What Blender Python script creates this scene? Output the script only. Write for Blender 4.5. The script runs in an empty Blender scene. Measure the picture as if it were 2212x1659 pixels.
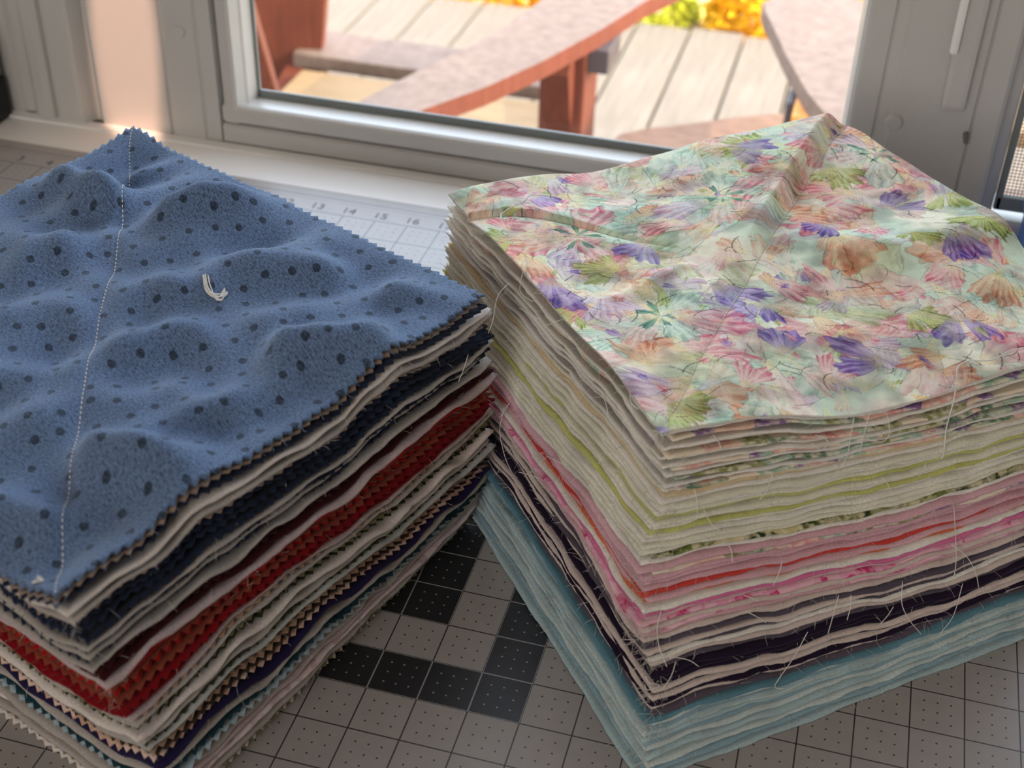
import bpy, bmesh, math, random
import numpy as np
from mathutils import Matrix, Vector

I = 0.0254                      # everything below is laid out in inches on the cutting mat's own grid
RNG = np.random.default_rng(11)
random.seed(11)
SC = bpy.context.scene
COL = SC.collection

# ------------------------------------------------------------------ camera
cam = bpy.data.cameras.new('camera')
camo = bpy.data.objects.new('camera', cam); COL.objects.link(camo)
RX = (0.9641319, 0.2640191, 0.0272696); RD = (0.1763080, -0.5602379, -0.8093509); RF = (-0.1984066, 0.7851289, -0.5866919)
CP = (5.77613, -18.35012, 19.90586)
camo.matrix_world = Matrix(((RX[0], -RD[0], -RF[0], CP[0]*I), (RX[1], -RD[1], -RF[1], CP[1]*I), (RX[2], -RD[2], -RF[2], CP[2]*I), (0, 0, 0, 1)))
cam.sensor_fit = 'HORIZONTAL'; cam.sensor_width = 36; cam.lens = 2947.17/2212*36
cam.clip_start = 0.02; cam.clip_end = 200
cam.dof.use_dof = True; cam.dof.focus_distance = 27.5*I; cam.dof.aperture_fstop = 11
SC.camera = camo

# ------------------------------------------------------------------ sky, sun, lamps, exposure
w = bpy.data.worlds.new('world'); SC.world = w; w.use_nodes = True
nt = w.node_tree; nt.nodes.clear()
sky = nt.nodes.new('ShaderNodeTexSky'); sky.sky_type = 'NISHITA'; sky.sun_disc = False
sky.sun_elevation = math.radians(34); sky.sun_rotation = math.radians(100); sky.air_density = 1.0; sky.dust_density = 2.5; sky.ozone_density = 1.0
bg = nt.nodes.new('ShaderNodeBackground'); bg.inputs['Strength'].default_value = 1.2
wo = nt.nodes.new('ShaderNodeOutputWorld')
hz = nt.nodes.new('ShaderNodeMix'); hz.data_type = 'RGBA'; hz.inputs[0].default_value = 0.7; hz.inputs[7].default_value = (1.0, 0.98, 0.95, 1)
nt.links.new(sky.outputs[0], hz.inputs[6]); nt.links.new(hz.outputs[2], bg.inputs[0]); nt.links.new(bg.outputs[0], wo.inputs[0])

def lamp(name, kind, loc, target, energy, color, **kw):
    l = bpy.data.lights.new(name, kind); l.energy = energy; l.color = color
    for k, v in kw.items(): setattr(l, k, v)
    o = bpy.data.objects.new(name, l); COL.objects.link(o)
    o.location = Vector(loc)*I
    d = (Vector(target)-Vector(loc)).normalized()
    o.rotation_euler = d.to_track_quat('-Z', 'Y').to_euler()
    return o
sun = lamp('sun', 'SUN', (120, 40, 120), (0, 57, 55), 1.8, (1.0, 0.86, 0.66), angle=math.radians(0.6))
# sky portals in the two window openings help the sky find its way indoors
for (u0, u1) in ((-12.6, 5.8), (10.3, 26)):
    p = lamp('window_portal', 'AREA', ((u0+u1)/2, 20.4, 25.5), ((u0+u1)/2, 0, 25.5), 1, (1, 1, 1), shape='RECTANGLE', size=(u1-u0)*I, size_y=48*I)
    p.data.cycles.is_portal = True
# added area fill for the soft light of the room behind the camera
lamp('room_fill', 'AREA', (-14, -100, 44), (2, 0, 2), 7.3, (1.0, 0.94, 0.9), shape='RECTANGLE', size=52*I, size_y=40*I)
# added unseen warm spot; its narrow beam lands on the left window jamb
sp = lamp('added_jamb_spot', 'SPOT', (8, -6, 56), (-16.5, 18.4, 3.2), 72.0, (1.0, 0.58, 0.42), spot_size=math.radians(5.2), spot_blend=0.55, shadow_soft_size=0.004)
sp.scale = (0.34, 1.1, 1)
SC.view_settings.view_transform = 'Standard'; SC.view_settings.look = 'None'
SC.view_settings.gamma = 1; SC.view_settings.use_curve_mapping = False
SC.view_settings.exposure = 1.8

# ------------------------------------------------------------------ material helpers
def lin(c):
    return tuple(((x/255)/12.92 if x/255 <= 0.04045 else ((x/255+0.055)/1.055)**2.4) for x in c)
class NB:
    def __init__(s, name):
        s.m = bpy.data.materials.new(name); s.m.use_nodes = True; s.t = s.m.node_tree
        s.t.nodes.clear(); s.out = s.n('ShaderNodeOutputMaterial'); s.p = s.n('ShaderNodeBsdfPrincipled')
        s.l(s.p.outputs[0], s.out.inputs[0])
    def n(s, t, **kw):
        x = s.t.nodes.new(t)
        for k, v in kw.items(): setattr(x, k, v)
        return x
    def l(s, a, b): s.t.links.new(a, b)
    def math(s, op, a, b=None, c=None):
        x = s.n('ShaderNodeMath', operation=op)
        for i, v in enumerate((a, b, c)):
            if v is None: continue
            if isinstance(v, (int, float)): x.inputs[i].default_value = v
            else: s.l(v, x.inputs[i])
        return x.outputs[0]
    def mix(s, f, a, b, blend='MIX'):
        x = s.n('ShaderNodeMix', data_type='RGBA', blend_type=blend)
        for i, v in ((0, f), (6, a), (7, b)):
            if isinstance(v, (int, float)): x.inputs[i].default_value = v
            elif isinstance(v, tuple): x.inputs[i].default_value = (*v[:3], 1)
            else: s.l(v, x.inputs[i])
        return x.outputs[2]
    def noise(s, vec, scale, detail=3, rough=0.55, dim='3D'):
        x = s.n('ShaderNodeTexNoise', noise_dimensions=dim); x.inputs['Scale'].default_value = scale
        x.inputs['Detail'].default_value = detail; x.inputs['Roughness'].default_value = rough
        if vec is not None: s.l(vec, x.inputs['Vector'])
        return x.outputs[0]
    def ramp(s, f, stops, interp='LINEAR'):
        x = s.n('ShaderNodeValToRGB'); e = x.color_ramp.elements; x.color_ramp.interpolation = interp
        while len(e) < len(stops): e.new(0.5)
        for k, (p, c) in enumerate(stops):
            e[k].position = p; e[k].color = (*(c if isinstance(c, tuple) else (c, c, c)), 1)
        s.l(f, x.inputs[0]); return x.outputs[0]
    def scale(s, vec, v):
        x = s.n('ShaderNodeMapping'); x.inputs['Scale'].default_value = v; s.l(vec, x.inputs[0]); return x.outputs[0]
    def bump(s, h, strength, dist):
        b = s.n('ShaderNodeBump'); b.inputs['Strength'].default_value = strength; b.inputs['Distance'].default_value = dist
        s.l(h, b.inputs['Height']); s.l(b.outputs[0], s.p.inputs['Normal'])
    def base(s, c, rough, spec=0.3):
        if isinstance(c, tuple): s.p.inputs['Base Color'].default_value = (*c, 1)
        else: s.l(c, s.p.inputs['Base Color'])
        s.p.inputs['Roughness'].default_value = rough; s.p.inputs['Specular IOR Level'].default_value = spec
        return s.m

MATS = {}
def cloth(key, rgb, fuzzy=False):
    b = NB('cloth_'+key); co = b.n('ShaderNodeTexCoord').outputs['Object']
    c = lin(rgb)
    n1 = b.noise(co, 60, 4); n2 = b.noise(b.scale(co, (900, 900, 900)) if not fuzzy else b.scale(co, (500, 1400, 1000)), 1.0, 2)
    col = b.mix(b.ramp(n1, [(0.35, 0.0), (0.7, 1.0)]), tuple(x*0.86 for x in c), tuple(min(1, x*1.06) for x in c))
    col = b.mix(b.ramp(n2, [(0.4, 0.0), (0.65, 1.0)]), tuple(x*0.8 for x in c), col)
    b.base(col, 0.95, 0.12); b.p.inputs['Sheen Weight'].default_value = (0.25 if sum(rgb) > 400 else 0.06) if fuzzy else 0.05
    b.bump(n2, 0.35 if fuzzy else 0.2, 0.0004)
    return b.m
def cloth_print(key, base, cols, scale, line=True):
    """flat printed cloth: patches of colour with thin drawn lines over a plain ground"""
    b = NB('print_'+key); co = b.n('ShaderNodeTexCoord').outputs['Object']
    oi = b.n('ShaderNodeObjectInfo'); va = b.n('ShaderNodeVectorMath', operation='MULTIPLY_ADD'); b.l(oi.outputs['Random'], va.inputs[0]); va.inputs[1].default_value = (1.7, 2.3, .9); b.l(co, va.inputs[2]); co = va.outputs[0]
    wn = b.n('ShaderNodeTexNoise'); wn.inputs['Scale'].default_value = 55; b.l(co, wn.inputs['Vector'])
    vm = b.n('ShaderNodeVectorMath', operation='MULTIPLY_ADD'); b.l(wn.outputs[1], vm.inputs[0]); vm.inputs[1].default_value = (0.012,)*3; b.l(co, vm.inputs[2])
    vo = b.n('ShaderNodeTexVoronoi'); vo.inputs['Scale'].default_value = scale; b.l(vm.outputs[0], vo.inputs['Vector'])
    sep = b.n('ShaderNodeSeparateColor'); b.l(vo.outputs['Color'], sep.inputs[0])
    k = len(cols); col = b.ramp(sep.outputs[0], [(i/k, lin(c)) for i, c in enumerate(cols)], 'CONSTANT')
    n = b.noise(co, 260, 3)
    col = b.mix(b.ramp(n, [(0.42, 0.0), (0.62, 0.75)]), col, lin(base))
    if line:
        ve = b.n('ShaderNodeTexVoronoi', feature='DISTANCE_TO_EDGE'); ve.inputs['Scale'].default_value = scale; b.l(vm.outputs[0], ve.inputs['Vector'])
        col = b.mix(b.math('LESS_THAN', ve.outputs['Distance'], 0.014), col, lin((60, 45, 50)))
    b.base(col, 0.95, 0.12); return b.m

C_ = dict(
 blue=(92, 120, 165), taupe=(158, 136, 120), navy=(34, 42, 64), flan=(222, 212, 204), greyc=(176, 169, 162), maroon=(58, 16, 20),
 mauve=(192, 174, 174), red=(170, 12, 16), rust=(136, 64, 48), crimson=(124, 8, 18), tan=(172, 142, 118), olive=(124, 116, 84),
 moss=(52, 56, 36), pgrey=(176, 178, 174), indigo=(36, 28, 66), pine=(24, 56, 66), sky=(160, 178, 186), brown=(60, 48, 40),
 cream=(244, 240, 230), gcream=(238, 236, 216), lime=(208, 208, 128), pink=(226, 180, 190), hot=(226, 122, 168), coral=(216, 74, 66),
 orange=(228, 118, 78), charcoal=(92, 84, 96), plum=(38, 26, 48), fawn=(220, 204, 196), azure=(98, 142, 158), aqua=(176, 200, 204),
 aquac=(202, 216, 214), steel=(146, 176, 188), apricot=(230, 208, 168), white=(240, 236, 230))
def mat(k):
    if k not in MATS:
        if k == 'floral': MATS[k] = cloth_print('floral', (236, 226, 206), [(160, 190, 170), (224, 150, 150), (230, 190, 170), (138, 104, 156), (136, 142, 84), (96, 128, 104), (226, 170, 160), (232, 218, 196)], 58, False)
        elif k == 'leafy': MATS[k] = cloth_print('leafy', (226, 216, 180), [(70, 84, 40), (110, 120, 60), (40, 60, 36), (200, 190, 140)], 110, False)
        elif k == 'pinkp': MATS[k] = cloth_print('pinkp', (230, 180, 196), [(206, 60, 120), (230, 170, 190), (226, 150, 180), (232, 190, 200)], 150, False)
        elif k == 'tanp': MATS[k] = cloth_print('tanp', (214, 188, 170), [(196, 160, 144), (214, 186, 170), (190, 150, 130)], 140, False)
        elif k == 'mauvep': MATS[k] = cloth_print('mauvep', (216, 202, 202), [(190, 170, 170), (216, 202, 202), (210, 190, 190)], 160, False)
        else: MATS[k] = cloth(k, C_[k], k in ('blue', 'taupe', 'navy', 'flan', 'red', 'rust', 'crimson', 'indigo'))
    return MATS[k]

def paint(name, rgb, rough=0.35, noise=0.04):
    b = NB(name); co = b.n('ShaderNodeTexCoord').outputs['Object']; c = lin(rgb)
    n = b.noise(co, 14, 4)
    b.base(b.mix(n, tuple(x*(1-noise) for x in c), tuple(min(1, x*(1+noise)) for x in c)), rough, 0.45)
    b.bump(b.noise(co, 400, 2), 0.03, 0.0005); return b.m
def wood(name, c1, c2, rough=0.6, grain=(8, 120, 120), spec=0.3):
    b = NB(name); co = b.n('ShaderNodeTexCoord').outputs['Object']
    n = b.noise(b.scale(co, grain), 1.0, 5, 0.65); n2 = b.noise(co, 6, 3)
    col = b.mix(b.ramp(n, [(0.3, 0.0), (0.7, 1.0)]), lin(c1), lin(c2))
    col = b.mix(b.ramp(n2, [(0.3, 0.0), (0.75, 0.35)]), col, tuple(x*0.8 for x in lin(c1)))
    b.base(col, rough, spec); b.bump(n, 0.25, 0.002); return b.m
M_WHITE = paint('white_paint', (234, 232, 228), 0.22)
M_TRIM = paint('window_vinyl', (192, 190, 185), 0.36)
M_WALL = paint('wall_paint', (226, 220, 212), 0.8)
M_CEIL = paint('ceiling_paint', (232, 228, 222), 0.9)
M_GASK = paint('grey_gasket', (120, 126, 124), 0.5)
M_DARK = paint('dark_plastic', (18, 18, 20), 0.5)
M_STEEL = paint('screw_metal', (110, 108, 104), 0.3)
M_BRKT = paint('shaded_bracket', (62, 52, 54), 0.6)  # shade under the armrest put into this dark bracket colour
M_BLUEPL = paint('blue_plastic', (70, 112, 176), 0.45)
M_FLOOR = wood('floor_boards', (120, 100, 82), (150, 128, 106), 0.5, (6, 70, 70))
M_DECK = wood('weathered_deck', (90, 80, 68), (120, 108, 94), 0.8, (200, 5, 60))
M_RED = wood('red_stained_wood', (82, 38, 24), (108, 54, 36), 0.62, (120, 120, 9))
M_REDTOP = wood('greyish_red_wood', (96, 78, 68), (122, 103, 92), 0.7, (60, 60, 60))
M_SUNLEG = wood('sunlit_leg_wood', (214, 136, 62), (226, 156, 84), 0.6, (90, 90, 8))  # sunlight on the chair leg put into its golden colour
M_SLAT = wood('pale_slat_wood', (124, 100, 70), (150, 124, 90), 0.7, (8, 90, 90))
M_BARK = wood('bark_wood', (112, 84, 68), (150, 118, 98), 0.8, (30, 90, 90))
M_STONE = paint('pale_stone', (200, 190, 182), 0.9, 0.2)
M_GROUND = cloth_print('leaf_litter', (150, 128, 84), [(178, 150, 60), (120, 110, 60), (168, 140, 100), (140, 120, 96)], 9, False)
def leaf_mat(n, rgb):
    b = NB(n); co = b.n('ShaderNodeTexCoord').outputs['Object']
    c = lin(rgb); col = b.mix(b.noise(co, 12, 3), tuple(x*0.6 for x in c), tuple(min(1, x*1.25) for x in c))
    b.base(col, 0.6, 0.3)
    tr = b.n('ShaderNodeBsdfTranslucent'); b.l(col, tr.inputs[0]); ms = b.n('ShaderNodeMixShader'); ms.inputs[0].default_value = 0.45
    b.l(b.p.outputs[0], ms.inputs[1]); b.l(tr.outputs[0], ms.inputs[2]); b.l(ms.outputs[0], b.out.inputs[0]); return b.m
M_LEAF = leaf_mat('yellow_leaf', (246, 186, 30)); M_LEAFG = leaf_mat('green_leaf', (190, 190, 60))
def glass_mat():
    b = NB('window_glass')
    tr = b.n('ShaderNodeBsdfTransparent'); tr.inputs[0].default_value = (0.96, 0.97, 0.96, 1)
    gl = b.n('ShaderNodeBsdfGlossy'); gl.inputs['Roughness'].default_value = 0.02
    fr = b.n('ShaderNodeFresnel'); fr.inputs[0].default_value = 1.35
    co = b.n('ShaderNodeTexCoord').outputs['Object']
    ms = b.n('ShaderNodeMixShader'); b.l(b.math('MULTIPLY', fr.outputs[0], 0.6), ms.inputs[0]); b.l(tr.outputs[0], ms.inputs[1]); b.l(gl.outputs[0], ms.inputs[2])
    b.l(ms.outputs[0], b.out.inputs[0]); return b.m
M_GLASS = glass_mat()
M_THREAD = cloth('thread', (240, 236, 228)); M_FIB = cloth('fibre', (226, 220, 208)); M_FIBD = cloth('fibre_blue', (176, 190, 208))
M_INK = paint('mat_ink', (84, 86, 92), 0.6)

# ------------------------------------------------------------------ object helpers
def tag(o, label=None, cat=None, group=None, kind=None):
    if label: o['label'] = label
    if cat: o['category'] = cat
    if group: o['group'] = group
    if kind: o['kind'] = kind
    return o
def world_of(o):
    return (world_of(o.parent) @ o.matrix_parent_inverse if o.parent else Matrix.Identity(4)) @ o.matrix_basis
def link_mesh(name, me, m, parent=None, keep_origin=False):
    """link one mesh; its origin is moved to the middle of its own base"""
    if m is not None: me.materials.append(m)
    o = bpy.data.objects.new(name, me); COL.objects.link(o)
    if parent is None and not keep_origin and len(me.vertices):
        co = np.empty(len(me.vertices)*3, np.float32); me.vertices.foreach_get('co', co); co = co.reshape(-1, 3)
        c = (co.min(0)+co.max(0))/2; c[2] = co[:, 2].min()
        me.vertices.foreach_set('co', (co-c).ravel()); o.location = c.tolist()
    if parent is not None:
        o.parent = parent
        o.matrix_parent_inverse = world_of(parent).inverted()
    return o
def mesh_np(verts, quads=None, tris=None, smooth=True, name='mesh'):
    """mesh from numpy arrays in inches"""
    me = bpy.data.meshes.new(name); verts = np.asarray(verts, np.float32)*I
    fs = []
    nq = 0 if quads is None else len(quads); ntr = 0 if tris is None else len(tris)
    me.vertices.add(len(verts)); me.vertices.foreach_set('co', verts.ravel())
    li = np.concatenate([np.asarray(a, np.int32).ravel() for a in (quads, tris) if a is not None and len(a)])
    me.loops.add(len(li)); me.loops.foreach_set('vertex_index', li)
    me.polygons.add(nq+ntr)
    st = np.concatenate([np.arange(nq)*4, nq*4+np.arange(ntr)*3]).astype(np.int32)
    me.polygons.foreach_set('loop_start', st)
    me.polygons.foreach_set('use_smooth', np.full(nq+ntr, smooth))
    me.update(calc_edges=True); me.validate(); return me
def empty(name, loc, rz=0):
    o = bpy.data.objects.new(name, None); COL.objects.link(o); o.location = Vector(loc)*I; o.rotation_euler = (0, 0, rz); o.empty_display_size = 0.02
    return o
def bm_mesh(bm, name, bevel=0, seg=2, smooth=False):
    if bevel: bmesh.ops.bevel(bm, geom=list(bm.edges), offset=bevel*I, segments=seg, affect='EDGES', profile=0.6)
    bmesh.ops.recalc_face_normals(bm, faces=bm.faces)
    me = bpy.data.meshes.new(name); bm.to_mesh(me); bm.free()
    for p in me.polygons: p.use_smooth = smooth
    return me
def box_me(u0, u1, v0, v1, z0, z1, bevel=0.04):
    bm = bmesh.new()
    bmesh.ops.create_cube(bm, size=1, matrix=Matrix.Translation(Vector(((u0+u1)/2, (v0+v1)/2, (z0+z1)/2))*I) @ Matrix.Diagonal((abs(u1-u0)*I, abs(v1-v0)*I, abs(z1-z0)*I, 1)))
    return bm_mesh(bm, 'box', bevel)
def prism_me(poly, h0, h1, axis='z', bevel=0.0, seg=2):
    """outline extruded along an axis: 'z' poly=(u,v), 'u' poly=(v,z)"""
    bm = bmesh.new()
    f = (lambda a, b, h: (a, b, h)) if axis == 'z' else ((lambda a, b, h: (h, a, b)) if axis == 'u' else (lambda a, b, h: (a, h, b)))
    lo = [bm.verts.new(Vector(f(a, b, h0))*I) for a, b in poly]; hi = [bm.verts.new(Vector(f(a, b, h1))*I) for a, b in poly]
    n = len(poly)
    bm.faces.new(lo); bm.faces.new(hi[::-1])
    for k in range(n): bm.faces.new((lo[k], hi[k], hi[(k+1) % n], lo[(k+1) % n]))
    return bm_mesh(bm, 'prism', bevel, seg)
def plank_me(a, b, w, t, up=(0, 0, 1), bevel=0.12):
    """board from a to b (centre line), w wide, t thick"""
    a = Vector(a); b = Vector(b); x = (b-a); L = x.length; x.normalize(); z = Vector(up); y = z.cross(x).normalized(); z = x.cross(y)
    bm = bmesh.new()
    m = Matrix((x, y, z)).transposed().to_4x4(); m.translation = (a+b)/2*I
    bmesh.ops.create_cube(bm, size=1, matrix=m @ Matrix.Diagonal((L*I, w*I, t*I, 1)))
    return bm_mesh(bm, 'plank', bevel)
def tubes_me(lines, r, sides=5, name='tube'):
    V = []; Q = []
    for pts in lines:
        P = np.array(pts, float); n = len(P); T = np.gradient(P, axis=0); T /= np.linalg.norm(T, axis=1)[:, None]+1e-9
        ref = np.array([0.3, 0.5, 0.81]); A = np.cross(T, ref); A /= np.linalg.norm(A, axis=1)[:, None]+1e-9; B = np.cross(T, A)
        b0 = len(V)
        for k in range(n):
            rr = r if 0 < k < n-1 else r*0.6
            for j in range(sides):
                a = 2*math.pi*j/sides; V.append(P[k]+rr*(math.cos(a)*A[k]+math.sin(a)*B[k]))
        for k in range(n-1):
            for j in range(sides):
                Q.append((b0+k*sides+j, b0+k*sides+(j+1) % sides, b0+(k+1)*sides+(j+1) % sides, b0+(k+1)*sides+j))
    return mesh_np(V, np.array(Q), None, True, name)
def catmull(pts, n=6):
    P = np.array(pts, float); P = np.vstack([2*P[0]-P[1], P, 2*P[-1]-P[-2]]); out = []
    for i in range(1, len(P)-2):
        for k in range(n):
            t = k/n; out.append(0.5*((2*P[i])+(-P[i-1]+P[i+1])*t+(2*P[i-1]-5*P[i]+4*P[i+1]-P[i+2])*t*t+(-P[i-1]+3*P[i]-3*P[i+1]+P[i+2])*t**3))
    out.append(P[-2]); return np.array(out)

# ------------------------------------------------------------------ room shell
def struct(name, me, m): return tag(link_mesh(name, me, m), kind='structure')
U0, U1, V0, V1, Z0, Z1 = -80, 100, -120, 22, -30, 66
struct('floor', box_me(U0-4, U1+4, V0-4, V1, Z0-1, Z0, 0), M_FLOOR)
struct('ceiling', box_me(U0-4, U1+4, V0-4, V1, Z1, Z1+2, 0), M_CEIL)
struct('wall_left', box_me(U0-4, U0, V0-4, V1, Z0, Z1, 0), M_WALL)
struct('wall_right', box_me(U1, U1+4, V0-4, V1, Z0, Z1, 0), M_WALL)
struct('wall_front', box_me(U0, U1, V0-4, V0, Z0, Z1, 0), M_WALL)
wb = empty('wall_back', (0, 20, Z0)); tag(wb, kind='structure')
link_mesh('wall_panel', box_me(U0, -24, 18.6, V1, Z0, Z1, 0), M_WALL, wb)
link_mesh('wall_panel', box_me(27, U1, 18.6, V1, Z0, Z1, 0), M_WALL, wb)
link_mesh('wall_panel', box_me(-24, 27, 19.0, V1, Z0, -0.1, 0), M_WALL, wb)
link_mesh('wall_panel', box_me(-24, 27, 18.6, V1, 52, Z1, 0), M_WALL, wb)

struct('added_eave', box_me(-90, 110, 18, 34, 60, 62, 0.2), M_WALL)       # unseen eave added to cut the high sky light at the window
# window trim on the left, two moulded uprights
struct('trim_1', prism_me([(-24, 18.4), (-20.75, 18.36), (-20.6, 18.5), (-20.3, 18.52), (-20.15, 18.3), (-19.95, 18.12), (-19.6, 18.08), (-19.42, 18.2), (-19.36, 18.36), (-19.22, 18.4), (-19.12, 18.22), (-18.45, 18.18), (-18.32, 18.22), (-18.08, 18.62), (-18.08, 20), (-24, 20)], 0, 52), M_TRIM)
struct('trim_2', prism_me([(-18.08, 18.66), (-17.8, 18.64), (-17.74, 18.42), (-15.32, 18.42), (-15.26, 18.5), (-15.2, 18.42), (-14.06, 18.36), (-13.98, 18.44), (-13.5, 18.44), (-13.42, 18.75), (-13.42, 20.2), (-18.08, 20.2)], 0, 52), M_TRIM)
tw = struct('trim_3', prism_me([(-24, 18.3), (27, 18.3), (27, 20.2), (-24, 20.2)], 50, 52), M_TRIM)

w1 = empty('window_1', (-3.8, 19.2, 0)); tag(w1, kind='structure')
link_mesh('frame_sill', prism_me([(18.46, 0), (18.42, 0.05), (18.42, 0.56), (18.5, 0.64), (18.8, 0.66), (19.7, 0.6), (19.7, 0)], -13.42, 5.9, 'u'), M_TRIM, w1)
link_mesh('bottom_rail', prism_me([(18.6, 0.7), (18.44, 0.76), (18.42, 1.16), (18.46, 1.26), (18.56, 1.31), (18.9, 1.3), (19.5, 1.26), (19.5, 0.7)], -13.38, 6.4, 'u'), M_TRIM, w1)
link_mesh('side_stile', prism_me([(-13.38, 18.62), (-13.3, 18.46), (-12.95, 18.42), (-12.86, 18.47), (-12.72, 18.82), (-12.66, 18.9), (-12.6, 19.3), (-12.55, 19.5), (-13.38, 19.5)], 0.72, 50), M_TRIM, w1)
link_mesh('gasket', box_me(-12.56, 5.84, 19.42, 19.54, 1.26, 1.52, 0.02), M_GASK, w1)
link_mesh('gasket', box_me(-12.6, -12.48, 19.42, 19.54, 1.26, 49.5, 0.02), M_GASK, w1)
link_mesh('glass_pane', box_me(-12.6, 5.9, 19.56, 19.62, 1.3, 50, 0), M_GLASS, w1)
link_mesh('outer_sill', prism_me([(19.66, 0.5), (19.66, 1.2), (19.8, 1.2), (20.1, 0.8), (22.6, -0.9), (22.6, -1.4)], -13.4, 6, 'u'), M_WHITE, w1)
link_mesh('mullion', prism_me([(5.8, 19.5), (5.84, 18.9), (5.92, 18.55), (6.02, 18.46), (6.1, 18.44), (6.66, 18.42), (6.7, 18.48), (6.76, 18.42), (7.02, 18.4), (7.12, 18.3), (9.2, 18.26), (9.25, 18.33), (9.3, 18.26), (9.9, 18.24), (10.0, 18.34), (10.06, 18.8), (10.4, 18.95), (10.4, 20.2), (5.8, 20.2)], 0, 50), M_TRIM, w1)
lat = link_mesh('sash_lock', box_me(8.3, 8.95, 17.86, 18.3, 4.55, 14, 0.14), M_TRIM, w1)
link_mesh('lock_lever', box_me(8.2, 8.42, 17.62, 17.95, 6.2, 14, 0.09), M_WHITE, lat)
def disc_me(c, r, d, seg=20, dome=0.4):
    bm = bmesh.new(); bmesh.ops.create_cone(bm, cap_ends=True, segments=seg, radius1=r*I, radius2=r*dome*I, depth=d*I, matrix=Matrix.Translation(Vector(c)*I) @ Matrix.Rotation(math.radians(90), 4, 'X'))
    return bm_mesh(bm, 'disc', 0, 1, False)
link_mesh('screw_cap', disc_me((7.2, 18.24, 3.85), 0.26, 0.09, 24, 0.8), M_TRIM, w1)
link_mesh('screw_cap', disc_me((-14.55, 18.36, 3.6), 0.22, 0.09, 24, 0.8), M_TRIM, w1)
link_mesh('screw', disc_me((9.16, 18.0, 3.8), 0.085, 0.5, 14, 0.9), M_STEEL, w1)

w2 = empty('window_2', (18.2, 19.2, 0)); tag(w2, kind='structure')
link_mesh('frame_sill', prism_me([(18.46, 0), (18.42, 0.56), (18.5, 0.64), (21.5, 0.6), (21.5, 0)], 10.4, 27, 'u'), M_TRIM, w2)
link_mesh('bottom_rail', prism_me([(18.7, 0.7), (18.5, 0.78), (18.5, 1.1), (18.6, 1.2), (19.5, 1.2), (19.5, 0.7)], 10.4, 26.5, 'u'), M_TRIM, w2)
link_mesh('screen_frame', box_me(10.45, 26.3, 18.86, 19.1, 1.36, 1.78, 0.04), M_GASK, w2)
link_mesh('screen_frame', box_me(10.42, 10.62, 18.86, 19.1, 1.36, 50, 0.04), M_GASK, w2)
link_mesh('side_stile', box_me(26.2, 27, 18.4, 20.2, 0, 50, 0.05), M_TRIM, w2)
link_mesh('glass_pane', box_me(10.4, 26.3, 19.56, 19.62, 1.2, 50, 0), M_GLASS, w2)
V = []; Q = []
def wire(a, b, r):
    i0 = len(V); d = (1, 0, 0) if a[0] == b[0] else (0, 0, 1)
    for p in (a, b):
        for s, t in ((-1, -1), (1, -1), (1, 1), (-1, 1)):
            V.append((p[0]+s*r*d[0], p[1]+t*r, p[2]+s*r*d[2]))
    for j in range(4): Q.append((i0+j, i0+(j+1) % 4, i0+4+(j+1) % 4, i0+4+j))
for k in range(int(15.7/0.1)): wire((10.6+k*0.1, 18.98, 1.76), (10.6+k*0.1, 18.98, 49.8), 0.009)
for k in range(480): wire((10.6, 18.98, 1.8+k*0.1), (26.25, 18.98, 1.8+k*0.1), 0.009)
tag(link_mesh('insect_screen', mesh_np(V, np.array(Q), None, False), M_DARK, w2), kind='stuff')

# ------------------------------------------------------------------ table
tb = empty('sewing_table', (-4, 2, Z0)); tag(tb, 'white sewing table pushed against the window, under the cutting mat', 'table')
link_mesh('tabletop', box_me(-34, 30, -16, 18.36, -1.4, -0.07, 0.06), M_WHITE, tb)
for (a, b) in ((-32, -14), (28, -14), (-32, 16), (28, 16)): link_mesh('leg', box_me(a-1, a+1, b-1, b+1, Z0, -1.4, 0.1), M_WHITE, tb)
sp_ = struct('window_stool', prism_me([(18.0, -0.07), (18.0, 0.0), (18.34, 0.02), (18.42, 0.0), (18.42, -0.07)], -34, 30, 'u'), M_WHITE); sp_.name = 'trim_4'

# ------------------------------------------------------------------ cutting mat
b = NB('cutting_mat_print')
geo = b.n('ShaderNodeNewGeometry'); sx = b.n('ShaderNodeSeparateXYZ'); b.l(geo.outputs['Position'], sx.inputs[0])
u = b.math('MULTIPLY', sx.outputs[0], 1/I); v = b.math('MULTIPLY', sx.outputs[1], 1/I)
def dist_to(x, step):   # distance to the nearest multiple of step
    return b.math('MULTIPLY', b.math('ABSOLUTE', b.math('SUBTRACT', b.math('FRACT', b.math('ADD', b.math('DIVIDE', x, step), 0.5)), 0.5)), step)
def ring(x, lo, hi):
    f = b.math('FLOOR', x); return b.math('MAXIMUM', b.math('SUBTRACT', lo, f), b.math('SUBTRACT', f, hi-1))
r = b.math('MAXIMUM', b.math('MAXIMUM', ring(u, -4, 0), ring(v, 0, 4)), 0)
is_dark = b.math('MAXIMUM', b.math('LESS_THAN', r, 0.5), b.math('LESS_THAN', b.math('ABSOLUTE', b.math('SUBTRACT', r, 2)), 0.5))
is_line = b.math('LESS_THAN', b.math('MINIMUM', dist_to(u, 1), dist_to(v, 1)), 0.014)
inside = b.math('MULTIPLY', b.math('LESS_THAN', v, 15.012), b.math('GREATER_THAN', v, -9.01))
inside = b.math('MULTIPLY', inside, b.math('MULTIPLY', b.math('GREATER_THAN', u, -22.01), b.math('LESS_THAN', u, 14.01)))
du = dist_to(u, 0.25); dv = dist_to(v, 0.25)
dotm = b.math('LESS_THAN', b.math('SQRT', b.math('ADD', b.math('MULTIPLY', du, du), b.math('MULTIPLY', dv, dv))), 0.02)
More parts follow.
